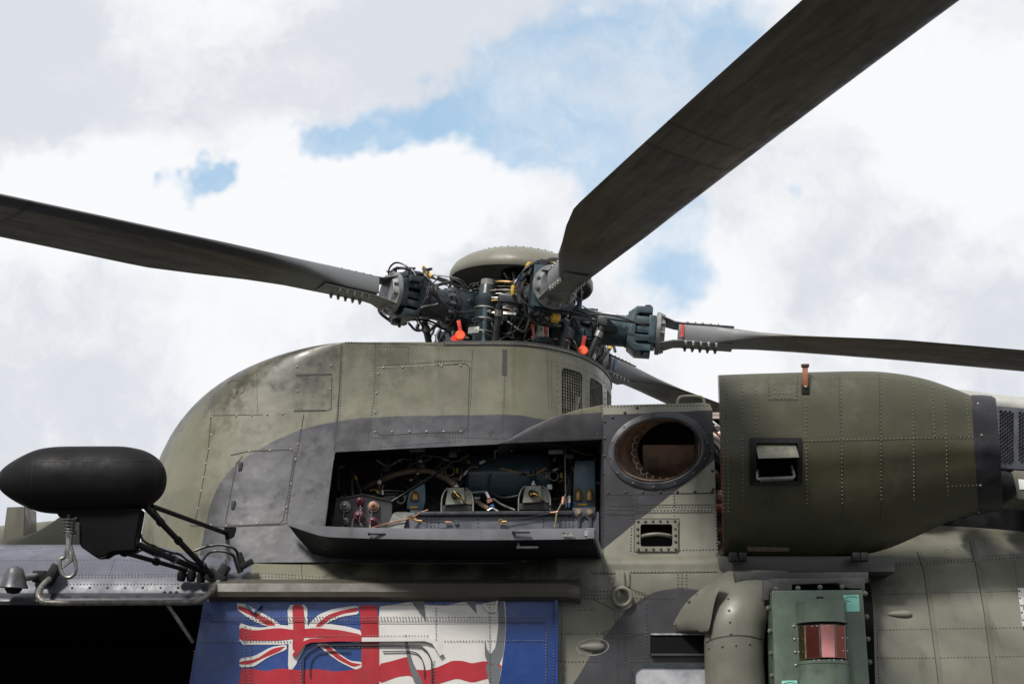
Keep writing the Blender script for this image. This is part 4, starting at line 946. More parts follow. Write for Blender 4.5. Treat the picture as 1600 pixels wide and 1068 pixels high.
mb = MB(); mb.lathe([(.001, 0), (.008, 0), (.006, .007), (.001, .008)], p0 + Vector((0, -.012, .008)), (0, -1, 0), 10); mb.build('strap_stud', M_STEEL, NAC)
# placard and hinges at the lower edge
mb = MB(); q = [surf(TN, x, y, .003) for x, y in ((1167, 853), (1233, 854), (1233, 860), (1168, 860))]; mb.add(q, [(0, 1, 2, 3)]); mb.build('placard', simple('faded placard', (.30, .22, .19), .6, scale=60), NAC, smooth=False)
for x in (1145, 1160, 1337, 1350):
    mb = MB(); c = at(x, 870, -.05); mb.box(c, (.020, .03, .022)); mb.build('hinge', M_BLACKP, NAC, bevel=.005)
# red primed edge of the open cowl
mb = MB(); q = [p + Vector((-.002, .003, 0)) for p in NROWS[0]]; mb.grid([[p for p in q], [p + Vector((-.003, .004, 0)) for p in q], [p + Vector((0, .012, 0)) for p in q]]); mb.build('cowl_edge', simple('red primer', (.20, .05, .035), .6), NAC)
# sill beneath the cowl
mb = MB(); panel_px([(1122, 868), (1395, 868), (1400, 893), (1146, 893), (1122, 896)], .02, .5, mb); SILL = mb.build('engine_sill', simple('sill paint', (.05, .05, .048), .5, scale=9), HELI, 'dark sill under the engine cowl', bevel=.008)
mb = MB(); panel_px([(1148, 893), (1357, 893), (1357, 910), (1148, 910)], -.10, .15, mb); mb.build('box_mount', simple('mount paint', (.04, .04, .04), .5), HELI, 'dark mounting channel above the green lamp box', bevel=.004)

# ------------------------------------------------------------------ engine seen in the gap
mb = MB(); A = at(1085, 705, .55); mb.lathe([(.02, 0), (.20, 0), (.22, .05), (.22, .35), (.26, .42), (.27, 1.2), (.20, 1.3), (.02, 1.3)], A, (1, 0, .0), 36); ENG = mb.build('engine', simple('engine casing', (.30, .24, .21), .4, .5, scale=10, var=.5), HELI, 'metal engine casing in the gap beside the cowl')
R = random.Random(3)
for i in range(16):
    y = R.uniform(650, 850); p = at(R.uniform(1117, 1126), y, R.uniform(.18, .34)); mb = MB()
    if i % 2: mb.lathe([(.001, 0), (.022, 0), (.022, .02), (.012, .03), (.001, .03)], p, (R.uniform(-.4, .2), -1, R.uniform(-.3, .3)), 12); mb.build('engine_port', R.choice((M_ALU, M_COPPER, M_STEEL, simple('pink primer', (.42, .24, .20), .5))), ENG)
    else: mb.tube([p + Vector((-.05, .02, .05)), p, p + Vector((.03, .0, -.06)), p + Vector((.08, .05, -.12))], R.choice((.007, .012)), 8); mb.build('engine_pipe', R.choice((M_STEELD, M_BLACK, M_COPPER, M_ALU)), ENG)
mb = MB(); panel_px([(1105, 650), (1135, 650), (1135, 742), (1105, 742)], .38, .1, mb); mb.build('engine_cover', simple('pale pink casing', (.50, .40, .36), .45, .2, scale=14, var=.3), ENG, bevel=.01)
mb = MB(); panel_px([(1105, 745), (1135, 745), (1135, 880), (1105, 880)], .42, .1, mb); mb.build('engine_shroud', simple('dark blue casing', (.06, .07, .085), .4), ENG, bevel=.01)
mb = MB(); mb.cyl(at(1112, 793, .22), at(1130, 793, .22), .024, n=16); mb.build('red_duct', simple('red rubber', (.42, .10, .06), .5), ENG, bevel=.004)

# ------------------------------------------------------------------ behind the engine cowl, right edge
mb = MB(); P = [at(1488, 613, .5), at(1720, 642, .5)]; mb.lathe([(.001, 0), (.06, 0), (.065, .01), (.065, 1.2), (.001, 1.2)], P[0] + Vector((0, 0, -.045)), P[1] - P[0], 28); mb.build('top_fairing_tube', simple('pale fairing', (.32, .32, .29), .4, scale=8, var=.25), HELI, 'pale rounded fairing above the perforated screen')
mb = MB(); panel_px([(1540, 632), (1720, 648), (1720, 740), (1540, 730)], .36, .05, mb); SCR = mb.build('intake_screen', simple('dark blue screen', (.05, .055, .07), .35, scale=10, var=.4), HELI, 'dark perforated screen at the right edge', bevel=.004)
mb = MB(); mr = MB()
for row in range(28):
    for cx0, cw in ((1564, 22), (1594, 40)):
        for c in range(int(cw / 7)):
            x = cx0 + c * 7 + (3.5 if row % 2 else 0); y = 643 + row * 4.0 * .75 + (x - 1564) * .07
            if y > 722: continue
            p = at(x, y, .3585); mb.cyl(p, p + Vector((0, .0005, 0)), .0085, n=8); mr.torus(p, (0, 1, 0), .0095, .0022, 8, 4)
mb.build('screen_holes', M_DARK, SCR, kind='stuff'); mr.build('screen_hole_rims', simple('rim', (.035, .037, .045), .35), SCR, kind='stuff')
mb = MB(); panel_px([(1584, 734), (1720, 742), (1720, 790), (1590, 779), (1578, 770)], .16, .3, mb); BXR = mb.build('corner_box', M_OLIVE, HELI, 'olive box with a white label at the right edge', bevel=.006)
mb = MB(); mb.add([at(x, y, .155) for x, y in ((1591, 748), (1650, 752), (1650, 766), (1593, 764))], [(0, 1, 2, 3)]); mb.build('white_label', M_WHITE, BXR, smooth=False)
mb = MB(); mb.lathe([(.03, 0), (.085, 0), (.088, .05), (.075, .09), (.055, .12), (.02, .12)], at(1550, 762, .18), (1, -.3, .15), 28); mb.build('intake_pipe', M_BLACKP, HELI, 'black pipe behind the cowl lip')
mb = MB(); panel_px([(1440, 640), (1720, 650), (1720, 870), (1440, 870)], .75, .3, mb); mb.build('engine_bulkhead', M_BLACKP, HELI, 'black bulkhead behind the engine cowl')
# deck under the exhaust and rotor housing (closes the roof)
mb = MB(); mb.box((1.6, 1.4, 3.25), (1.75, .55, .22)); mb.build('roof_deck', M_OLIVE, HELI, bevel=.05)

# ------------------------------------------------------------------ exhaust
def px_ring(cx, cy, a, b, deg, Y, n=48): return [at(x, y, Y) for x, y in ell(cx, cy, a, b, deg, n)]
mb = MB(); mb.ring_loft([px_ring(1030, 703, 80, 60, -9, .068), px_ring(1030, 703, 80, 60, -9, .060), px_ring(1029, 703, 74, 54.5, -9, .054), px_ring(1028.5, 703, 71, 51.5, -9, .052), px_ring(1028, 703, 67.5, 48.2, -9, .058), px_ring(1028, 703, 67.5, 48.2, -9, .1)], True, False)
FL = mb.build('exhaust_flange', simple('sooty flange', (.045, .046, .055), .4, scale=14, var=.4), BLOCK, label='dark oval flange round the exhaust outlet')
mb = MB()
for x, y in ell(1029.5, 703, 76.5, 56.5, -9, 14): p = at(x, y, .058); mb.dome(p, (0, -1, 0), .008)
mb.build('flange_bolts', M_RIV_O, BLOCK, kind='stuff')
mb = MB(); rings = []     # lip and curved duct going inwards and to the right
for Y, cx, a, b in ((.05, 1028, 66.5, 47.5), (.09, 1028, 66, 47), (.16, 1029, 65, 46.5), (.24, 1033, 62, 46), (.32, 1042, 57, 45), (.36, 1048, 52, 44)):
    rings.append(px_ring(cx, 703, a, b, -9, Y))
mb.ring_loft(rings, True, False); mb.build('exhaust_outlet', M_EXH, BLOCK, label='brown heat tinted exhaust outlet')
M_SOOT_SHADE = simple('soot and shade', (.016, .013, .011), .75, scale=20, var=.5, spec=.1)  # near-black lining paints in the shade of the duct roof and gap
for nm_, t0_, t1_, xs_, mt_ in (('inner_duct', -118, 22, 1008, M_EXH), ('duct_roof', 22, 118, 985, M_SOOT_SHADE), ('duct_wall', -118, 22, 985, M_SOOT_SHADE)):
    mb = MB(); A = at(xs_, 704, .40); Bq = at(1150 if nm_ != 'duct_wall' else 1007, 704, .40); rows = []
    for i in range(9):
        c = A.lerp(Bq, i / 8); rows.append([c + Vector((0, .18 * math.cos(t), .18 * math.sin(t))) for t in [math.radians(lerp(t0_, t1_, j / 24)) for j in range(25)]])
    mb.grid(rows); mb.build(nm_, mt_, BLOCK)
mb = MB(); mb.add([at(x, y, .62) for x, y in ((948, 642), (1112, 642), (1112, 800), (948, 800))], [(0, 1, 2, 3)]); mb.build('duct_back', M_DARK, BLOCK, smooth=False)
for i in range(12):
    a = math.radians(88 + i * 13); cx, cy = 1036 + 52 * math.cos(a) * 1.02, 705 + 41 * math.sin(a) * -1
    cx = 1038 - 46 * math.sin(math.radians(i * 14 - 12)); cy = 748 - 0 - 44 * (1 - math.cos(math.radians(i * 14 - 12))) * 1.0
    c = at(cx, cy, .27 + .004 * i); mb = MB(); t = i * 14 - 12
    mb.torus(c, (.25, 1, .1), .018, .0026, 14, 5, math.radians(-20 + t), math.radians(215 + t)); mb.build('cooling_loop', M_STEEL, BLOCK)
# recessed handle
mb = MB(); rec = [at(x, y, .08) for x, y in rrect(1000.5, 818.5, 1050.5, 853.5, 4)]; mb.ring_loft([rec, [p + Vector((0, .13, 0)) for p in rec]], True, False); mb.add([p + Vector((0, .13, 0)) for p in rec], [tuple(range(len(rec)))]); mb.build('recess_liner', M_TRAYU, BLOCK, smooth=False)
mb = MB(); A = [at(x, y, .068) for x, y in rrect(993, 811, 1059, 861, 3)]; Bq = [at(x, y, .068) for x, y in rrect(1000.5, 818.5, 1050.5, 853.5, 4)]; dn = Vector((0, -.008, 0))
mb.ring_loft([A, [p + dn for p in A], [p + dn for p in Bq], [p + Vector((0, .02, 0)) for p in Bq]], True, False); HF = mb.build('handle_frame', M_PALEO, BLOCK)
mb = MB(); mb.tube([at(1001, 840, .10), at(1006, 836.5, .055), at(1026, 834, .035), at(1046, 836.5, .055), at(1050, 840, .10)], .010, 10, 6); mb.build('grab_handle', M_OLIVE, BLOCK)
mb = MB(); mb.tube([at(1058, 634, .35), at(1060, 623, .35), at(1068, 619, .35), at(1090, 619, .35), at(1099, 623, .35), at(1101, 634, .35)], .008, 10, 5); mb.build('top_handle', M_OLIVE, BLOCK)

# ------------------------------------------------------------------ flag door
M_BLUEP = paint('door blue', (.011, .044, .19), rough=.3, dirt=.35, light=.5, spec=.5); M_REDP = paint('flag red', (.40, .030, .042), rough=.35, dirt=.35, light=.6); M_WHT = paint('flag white', (.62, .605, .58), rough=.45, dirt=.28, light=.3); M_GRF = paint('flag grey', (.13, .14, .15), rough=.45, dirt=.3)
YD = -.055
mb = MB(); mb.prism([at(318, 938, YD), at(870, 938, YD), at(868, 1090, YD), at(862, 1500, YD), at(262, 1500, YD), at(295, 1068, YD)], (0, .05, 0)); DOOR = mb.build('cabin_door', M_BLUEP, HELI, 'blue sliding door painted with a white ensign flag', bevel=.006)
def zf(x, y): return 280 + x / 2.58, 920 + y / 2.58
def ext(P): return [(x, y) for x, y in P]
def flag(name, P, mat, layer, smooth=True):
    Q = [zf(x, y) for x, y in P]
    if smooth:
        out = []       # corner cutting keeps the waves soft
        for i in range(len(Q)):
            a = Q[i]; b = Q[(i + 1) % len(Q)]; out += [(a[0] * .85 + b[0] * .15, a[1] * .85 + b[1] * .15), (a[0] * .15 + b[0] * .85, a[1] * .15 + b[1] * .85)]
        Q = out
    mb = MB(); mb.add([at(x, y, YD - .0012 * layer) for x, y in Q], [tuple(range(len(Q)))]); return mb.build(name, mat, DOOR, smooth=False)
flag('white_field', [(800, 70), (860, 62), (935, 50), (1000, 62), (1080, 66), (1150, 48), (1200, 62), (1290, 45), (1314, 45), (1318, 150), (1312, 230), (1300, 310), (1285, 430), (1270, 700), (800, 700)], M_WHT, 1)
flag('red_wave', [(805, 300), (860, 288), (920, 270), (938, 290), (950, 322), (1000, 326), (1050, 310), (1100, 287), (1140, 287), (1180, 298), (1230, 288), (1300, 300), (1292, 350), (1240, 360), (1180, 376), (1120, 358), (1060, 376), (1010, 392), (960, 372), (930, 346), (880, 352), (805, 380)], M_REDP, 2)
flag('red_band', [(728, 66), (795, 62), (803, 130), (806, 220), (806, 800), (735, 800), (735, 220)], M_REDP, 3, False)
flag('red_wave', [(243, 320), (300, 320), (350, 330), (400, 318), (440, 320), (490, 326), (560, 320), (620, 331), (690, 326), (742, 310), (742, 800), (205, 800)], M_REDP, 2.1)
flag('white_cross', [(243, 133), (280, 148), (330, 155), (400, 142), (460, 148), (520, 146), (600, 138), (680, 150), (735, 166), (735, 218), (640, 206), (560, 200), (500, 205), (430, 222), (340, 222), (243, 222)], M_WHT, 2)
flag('white_cross', [(436, 62), (516, 62), (518, 150), (516, 215), (460, 322), (438, 322), (442, 200)], M_WHT, 2.25)
flag('red_cross', [(243, 152), (300, 166), (400, 155), (460, 163), (550, 155), (650, 164), (735, 182), (735, 206), (600, 192), (500, 194), (400, 206), (320, 206), (243, 206)], M_REDP, 4)
flag('red_cross', [(455, 62), (500, 62), (506, 150), (502, 205), (470, 250), (456, 240), (460, 150)], M_REDP, 4.5)
for W, Rr in (([(232, 55), (266, 58), (330, 92), (392, 128), (410, 146), (370, 152), (320, 138), (275, 112), (236, 84)], [(238, 66), (262, 72), (320, 100), (370, 126), (390, 146), (352, 146), (312, 116), (270, 96), (238, 80)]),
              ([(520, 142), (560, 102), (620, 78), (722, 64), (724, 100), (660, 108), (610, 128), (575, 152), (535, 154)], [(546, 150), (596, 104), (650, 86), (722, 72), (722, 88), (660, 98), (610, 118), (572, 150)]),
              ([(243, 278), (300, 270), (370, 232), (432, 222), (434, 242), (360, 272), (300, 312), (243, 314)], [(243, 292), (312, 280), (376, 238), (430, 228), (404, 250), (344, 274), (286, 302), (243, 302)]),
              ([(550, 218), (604, 220), (640, 256), (690, 288), (738, 292), (738, 312), (712, 324), (650, 294), (598, 258)], [(570, 222), (596, 222), (650, 268), (692, 294), (738, 302), (702, 313), (640, 282), (598, 248)])):
    flag('white_saltire', W, M_WHT, 2.5); flag('red_saltire', Rr, M_REDP, 3.2)
flag('grey_fang', [(932, 45), (986, 45), (996, 130)], M_GRF, 3, False); flag('grey_fang', [(1150, 45), (1192, 45), (1200, 98)], M_GRF, 3, False)
flag('grey_hook', [(1284, 45), (1310, 45), (1316, 160), (1306, 260), (1290, 302), (1250, 306), (1232, 270), (1232, 200), (1240, 240), (1256, 262), (1276, 230), (1288, 140)], M_GRF, 3)
flag('grey_hook', [(908, 176), (920, 210), (940, 290), (960, 330), (985, 382), (950, 382), (930, 320), (914, 250)], M_GRF, 3); flag('grey_hook', [(1232, 300), (1296, 304), (1290, 400), (1255, 400)], M_GRF, 3)
TD = BVHTree.FromPolygons([at(x, y, YD - .0062) for x, y in ((250, 930), (880, 930), (880, 1100), (250, 1100))], [(0, 1, 2, 3)])
def door_strip(P, w, th, name, mat, sm_=True):
    Q = catmull([(x, y, 0) for x, y in P], 6) if sm_ else [Vector((x, y, 0)) for x, y in P]; A = []; Bq = []
    for i, q in enumerate(Q):
        t = (Q[min(i + 1, len(Q) - 1)] - Q[max(i - 1, 0)]).normalized(); nn = Vector((-t.y, t.x, 0)) * w / 2
        a = zf(*(q + nn).xy); b = zf(*(q - nn).xy); A.append(a); Bq.append(b)
    mb = MB(); mb.ring_loft([[at(a[0], a[1], YD - .007), at(a[0], a[1], YD - .007 - th), at(b[0], b[1], YD - .007 - th), at(b[0], b[1], YD - .007)] for a, b in zip(A, Bq)]); return mb.build(name, mat, DOOR, sharp=30)
door_strip([(462, 268), (500, 218), (530, 206), (620, 202)], 17, .012, 'gutter_strip', M_REDP, False); door_strip([(620, 202), (736, 202)], 15, .012, 'gutter_strip', M_REDP, False); door_strip([(735, 202), (990, 200), (1026, 212), (1058, 264)], 17, .012, 'gutter_strip', M_WHT, False)
door_strip([(500, 500), (500, 300), (512, 262), (545, 236), (600, 226), (930, 226), (985, 238), (1012, 275), (1018, 320), (1018, 500)], 5, .006, 'window_seal', M_SEAM); door_strip([(528, 355), (528, 310), (540, 275), (580, 252), (690, 250)], 4, .004, 'window_seal', M_SEAM); door_strip([(820, 250), (930, 250), (968, 266), (986, 305), (988, 355)], 4, .004, 'window_seal', M_SEAM)
for P in ([(243, 320), (243, 40)],): pass
rivets(DOOR, [[zf(95, 112), zf(1470, 112)], [zf(100, 122), zf(1470, 124)], [zf(85, 210), zf(460, 210)], [zf(1070, 208), zf(1470, 206)], [zf(1035, 62), zf(1035, 200)], [zf(265, 150), zf(265, 375)], [zf(287, 160), zf(287, 375)], [zf(1252, 60), zf(1252, 380)], [zf(1480, 100), zf(1478, 382)], [zf(1512, 60), zf(1508, 382)], [zf(60, 250), zf(45, 382)], [zf(820, 62), zf(1280, 60)], [zf(560, 188), zf(1000, 186)], [zf(640, 234), zf(800, 234)], [zf(490, 290), zf(490, 382)], [zf(1028, 290), zf(1028, 382)]], simple('door rivet', (.22, .21, .21), .4, .3), step=4.8, r=.0035, tree=TD)
door_strip([(1225, 60), (1250, 88), (1275, 90), (1282, 45)], 6, .014, 'guide_bracket', M_WHT, False); door_strip([(270, 62), (300, 95), (330, 60)], 6, .014, 'guide_bracket', M_BLUEP, False)
door_strip([(120, 130), (1470, 133)], 1.6, .002, 'lap_seam', M_SEAM, False)
door_strip([(1520, 40), (1520, 700)], 14, .010, 'door_edge', M_BLUEP, False)
# rail cover above the door and door track to the left
mb = MB(); prof = [(-.05, 2.615), (-.105, 2.635), (-.112, 2.66), (-.095, 2.705), (-.02, 2.735), (.06, 2.74)]
xa, xb = at(325, 930, -.1).x, at(884, 930, -.1).x; dzr = at(600, 938, -.08).z - 2.617
rows = [[Vector((x, y, z + dzr)) for y, z in prof] for x in [xa + (xb - xa) * i / 30 for i in range(31)]]
rows.append([Vector((xb + .035, y + .005, z + dzr - .004)) for y, z in prof]); rows.append([Vector((xb + .075, y - .012, z + dzr - .014 + (.02 if y > -.05 else 0))) for y, z in prof]); rows.append([Vector((xb + .078, y + .03, z + dzr - .01)) for y, z in prof])
mb.grid(rows); RAIL = mb.build('door_rail', paint('rail paint', (.075, .069, .052), rough=.42, dirt=.4), HELI, 'long olive brown rail cover above the flag door')
mb = MB(); rows = [[Vector((x, y, z + dzr)) for y, z in ((-.02, 2.600), (-.035, 2.602), (-.04, 2.620), (-.034, 2.632), (-.012, 2.66), (.012, 2.668))] for x in (-5.2, -3, xa + .01)]; mb.grid(rows); mb.build('door_track', simple('dark track', (.03, .032, .04), .35), HELI, 'dark door track above the black opening')
mb = MB(); mb.cyl(at(262, 944, -.02), at(302, 1003, .05), .011, n=10); mb.build('door_stay', M_STEELD, HELI, 'thin grey stay rod in the dark doorway')

# ------------------------------------------------------------------ rescue hoist
YH = -.62
def zh(x, y): return x / 3.81, 680 + y / 3.81
A = at(*zh(-22, 268), YH); Bq = at(*zh(988, 262), YH); ax = Bq - A; Ln = ax.length; q = mpp(YH) * .97 / 3.81
k_ = Ln / 1010
prof = [(.001, 0), (30, 8), (75, 45), (118, 105), (158, 180), (184, 250), (197, 330), (201, 430), (201, 640), (199, 740), (190, 810), (172, 880), (140, 940), (95, 985), (45, 1006), (.001, 1010)]
P = catmull([(r, h, 0) for r, h in prof], 4)
mb = MB(); mb.lathe([(max(.0005, p.x * k_), p.y * k_) for p in P], A, ax, 48, cap=False); 
M_HO = paint('hoist paint', (.008, .008, .009), rough=.55, dirt=.2, light=.2, bump=.35, spec=.14)
HOIST = mb.build('rescue_hoist', M_HO, HELI, 'black torpedo shaped rescue hoist pod hanging over the doorway')
TH = bvh_of(HOIST)
seam(HOIST, [zh(225, 75), zh(200, 150), zh(190, 250), zh(195, 350), zh(225, 430)], M_BLACK, 1.5, smooth=True, tree=TH, name='pod_seam'); seam(HOIST, [zh(905, 140), zh(922, 190), zh(926, 270), zh(918, 340), zh(900, 380)], M_BLACK, 2.0, smooth=True, tree=TH, name='pod_seam'); seam(HOIST, [zh(200, 155), zh(900, 150)], M_BLACK, 1.0, tree=TH, name='pod_seam')
rivets(HOIST, [[zh(225, 65), zh(700, 62)], [zh(910, 125), zh(965, 190)]], M_BLACKP, step=14, r=.006, tree=TH)
mb = MB(); panel_px([zh(330, 440), zh(345, 480), zh(470, 500), zh(470, 640), zh(485, 665), zh(560, 718), zh(620, 715), zh(660, 690), zh(800, 680), zh(800, 640), zh(835, 430)], YH - .06, .12, mb); mb.build('hoist_frame', simple('matt black frame', (.006, .006, .0065), .8, spec=.1), HOIST, bevel=.008)
mb = MB(); mb.torus(at(*zh(608, 700), YH - .05), (0, 1, 0), .022, .006, 16, 6); mb.build('frame_eye', M_HO, HOIST)
hx = lambda x, y, Y=YH - .02: at(*zh(x, y), Y)
def strut(a, b, r, name='strut', mat=None): mb = MB(); mb.cyl(a, b, r, n=14); return mb.build(name, mat or M_BLACKP, HOIST)
strut(hx(868, 425), at(*zh(1285, 855), -.02), .015); strut(hx(900, 418, YH + .05), at(355, 833, .20), .0125); strut(hx(800, 640), at(*zh(1215, 810), -.02), .016); strut(hx(640, 668, YH - .05), at(*zh(1110, 800), -.02), .012); strut(hx(800, 450), hx(805, 650), .012)
for a, b, t0 in ((hx(868, 425), at(*zh(1285, 855), -.02), .2), (hx(868, 425), at(*zh(1285, 855), -.02), .45), (hx(868, 425), at(*zh(1285, 855), -.02), .8), (hx(800, 640), at(*zh(1215, 810), -.02), .25), (hx(800, 640), at(*zh(1215, 810), -.02), .55), (hx(640, 668, YH - .05), at(*zh(1110, 800), -.02), .2), (hx(640, 668, YH - .05), at(*zh(1110, 800), -.02), .6)):
    p = a.lerp(b, t0); d = (b - a).normalized(); mb = MB(); mb.cyl(p - d * .012, p + d * .012, .021, n=12); mb.build('strut_clip', M_STEELD if t0 == .55 else M_BLACKP, HOIST, bevel=.003)
for P in ([(830, 450), (828, 540), (850, 620), (920, 660), (1000, 690), (1080, 710)], [(910, 430), (970, 510), (1040, 590)], [(700, 680), (820, 690), (900, 650), (980, 700), (1060, 750)], [(850, 680), (950, 720), (1050, 700), (1120, 745), (1180, 770)]):
    mb = MB(); mb.tube([at(*zh(x, y), lerp(YH, -.05, min(1, max(0, (x - 800) / 450)))) for x, y in P], .006, 7, 6); mb.build('hoist_cable', M_HARN, HOIST)
for P in ([(1150, 690), (1230, 660), (1320, 650), (1390, 670), (1420, 710), (1440, 760)], [(1200, 750), (1240, 700), (1300, 686), (1370, 700), (1405, 740), (1420, 790)]):
    pts = [at(*zh(x, y), -.04 if i < 4 else .0) for i, (x, y) in enumerate(P)]; mb = MB(); mb.tube(pts, .0075, 8, 6); mb.build('hoist_cable', M_HARN, HOIST); mb = MB(); mb.cyl(pts[-2] + Vector((0, 0, .01)), pts[-1] + Vector((.012, 0, -.02)), .017, n=12); mb.build('cable_plug', M_BLACKP, HOIST, bevel=.003)
mb = MB(); mb.box(at(*zh(1470, 765), .0), (.035, .03, .012), Matrix.Rotation(-.5, 3, 'Y')); mb.build('plug_mount', M_BLACKP, HOIST, bevel=.003)
for x, y in ((1082, 830), (1140, 832), (1200, 838)): mb = MB(); c = at(*zh(x, y), -.01); mb.lathe([(.001, -.03), (.02, -.03), (.026, 0), (.018, .03), (.001, .03)], c, (.2, -.3, 1), 14); mb.build('strut_foot', M_BLACKP, HOIST)
mb = MB(); mb.box(at(*zh(1285, 850), -.03), (.05, .03, .035), Matrix.Rotation(.6, 3, 'Y')); mb.build('mount_lug', M_BLACKP, HOIST, bevel=.008)
mb = MB(); mb.torus(at(*zh(1160, 712), -.08), (0, 1, .2), .013, .004, 14, 6); mb.build('lug_ring', M_STEELD, HOIST)
# spring and hook
yk = YH - .09
mb = MB(); top = at(*zh(412, 490), yk); c0, c1 = top, at(*zh(415, 585), yk); pts = []
for i in range(81):
    t = i / 80; a = t * 5.0 * 2 * math.pi; r_ = .032 * (1 - .45 * t) if t < .8 else .030; pts.append(c0.lerp(c1, t) + Vector((r_ * math.cos(a), r_ * math.sin(a), 0)))
mb.tube(pts, .0045, 6, smooth=False); mb.build('hook_spring', simple('spring', (.09, .085, .08), .45, .6), HOIST)
mb = MB(); mb.cyl(at(*zh(410, 470), yk), at(*zh(410, 650), yk), .008, n=10); mb.build('hoist_wire', M_BLACKP, HOIST)
mb = MB(); mb.lathe([(.001, .05), (.016, .045), (.019, .02), (.016, 0), (.012, -.06), (.010, -.10), (.001, -.10)], at(*zh(413, 610), yk), (0, 0, 1), 14); mb.build('swivel', M_STEELD, HOIST)
mb = MB(); mb.tube([hx(400, 660, yk), hx(385, 720, yk), hx(358, 740, yk), hx(362, 800, yk), hx(385, 838, yk), hx(420, 842, yk), hx(448, 812, yk), hx(450, 765, yk), hx(432, 700, yk), hx(420, 655, yk)], .0095, 9, 6); mb.build('hook', simple('worn hook steel', (.17, .165, .155), .45, .7), HOIST, label='bright steel hoist hook')
mb = MB(); mb.prism([hx(408, 685, yk - .008), hx(428, 690, yk - .008), hx(430, 745, yk - .008), hx(378, 785, yk - .008)], (0, .016, 0)); mb.build('hook_gate', M_STEELD, HOIST, bevel=.002)
# bumper bar
mb = MB(); mb.tube([at(84, 898, .02), at(66, 915, -.12), at(60, 928, -.20), at(66, 938.5, -.22), at(84, 941.5, -.22), at(184, 941, -.22), at(290, 940.5, -.22), at(308, 938, -.22), at(325, 929, -.18), at(338, 914, -.08), at(350, 896, .02)], .0155, 12, 6); BB = mb.build('bumper_bar', simple('worn tube', (.15, .14, .125), .4, .3, scale=30, var=.5), HELI, 'bent tube guard bar below the hoist')
for x, y in ((82, 897), (346, 897)):
    mb = MB(); mb.box(at(x, y, -.0), (.022, .04, .055), Matrix.Rotation(.5, 3, 'Y')); mb.build('bar_clamp', M_BLACKP, BB, bevel=.005)
# lamp at the far left
c = at(22, 906, -.12); mb = MB(); mb.lathe([(.001, .075), (.025, .073), (.042, .060), (.052, .03), (.066, -.02), (.075, -.035), (.072, -.04), (.045, -.03), (.001, -.03)], c, (.04, -.1, 1), 24); LMP = mb.build('flood_lamp', simple('lamp hood', (.06, .06, .068), .4, scale=20), HELI, 'small dark hooded lamp above the doorway at the left edge')
mb = MB(); mb.cyl(at(34, 903, -.10), at(62, 899, .02), .018, n=12); mb.build('lamp_arm', M_STEELD, LMP); mb = MB(); mb.lathe([(.001, -.03), (.038, -.03), (.045, -.045), (.03, -.065), (.001, -.07)], c, (.04, -.1, 1), 18); mb.build('lamp_glass', M_BLACK, LMP)
mb = MB(); mb.box(at(62, 900, .01), (.035, .02, .030)); mb.build('lamp_base', M_BLACKP, LMP, bevel=.006)
# fairings on the roof at the far left
mb = MB(); mb.prism([at(2, 860, .95), at(11, 792, .95), at(38, 791, .95), at(36, 860, .95)], (0, .05, 0)); mb.prism([at(36, 860, .952), at(39, 791, .952), at(57, 799, 1.25), at(57, 860, 1.25)], (-.03, .05, 0)); RF = mb.build('roof_box', M_OLIVE, HELI, 'pale olive upright box on the roof at the left edge', kind='stuff')
mb = MB(); panel_px([(11, 856), (11, 843), (40, 836), (62, 827), (80, 816), (94, 806), (140, 790), (140, 856)], .85, .3, mb); mb.build('roof_ramp', M_OLIVE, HELI, 'curved olive fairing on the roof behind the hoist hook', bevel=.006)
mb = MB(); panel_px([(-60, 822), (-5, 820), (80, 812), (160, 814), (160, 860), (-60, 860)], 1.5, .3, mb); mb.build('roof_spine', M_OLIVE, HELI, 'olive spine fairing far behind the hoist', bevel=.03)

# ------------------------------------------------------------------ cabin wall furniture
def zw(x, y): return 860 + x / 4.21, 860 + y / 4.21
TF = bvh_of(FUSE)
# tie-down ring
mb = MB(); panel_px([zw(428, 130), zw(520, 130), zw(522, 235), zw(412, 240), zw(428, 200)], -.012, .012, mb); TDR = mb.build('ring_mount', M_PALEO, FUSE, bevel=.003)
mb = MB(); panel_px([zw(465, 130), zw(485, 130), zw(492, 250), zw(452, 250)], -.03, .03, mb); mb.build('ring_lug', M_PALEO, FUSE, bevel=.004)
mb = MB(); mb.torus(at(*zw(472, 302), -.03), (0, 1, .12), .045, .0105, 32, 10); mb.build('tie_down_ring', M_PALEO, FUSE, label='olive tie down ring on the wall right of the rail')
# teardrop fairings
def tear(px, py, L_, H_, flip, name):
    c = hit(TF, px, py)[0]; mb = MB(); k = mpp(0); rows = []
    for i in range(13):
        a = math.pi * i / 12; x = -math.cos(a); w = math.sin(a) ** .8 * (.55 + .45 * (x * flip + 1) / 2); ring = []
        for j in range(9):
            b = math.pi * j / 8; ring.append(c + Vector((x * L_ * k, -.03 * math.sin(b) * w + .003, H_ * k * math.cos(b) * w)))
        rows.append(ring)
    mb.grid(rows); return mb.build(name, M_PALEO if flip > 0 else M_OLIVE, FUSE)
tear(925, 1010, 19, 9, 1, 'teardrop_fairing'); tear(1405, 959, 20, 8, 1, 'teardrop_fairing')
seam(FUSE, ell(926, 1010, 25, 13, -5, 24), M_SEAM_L, 2.0, closed=True, tree=TF, name='fairing_plate')
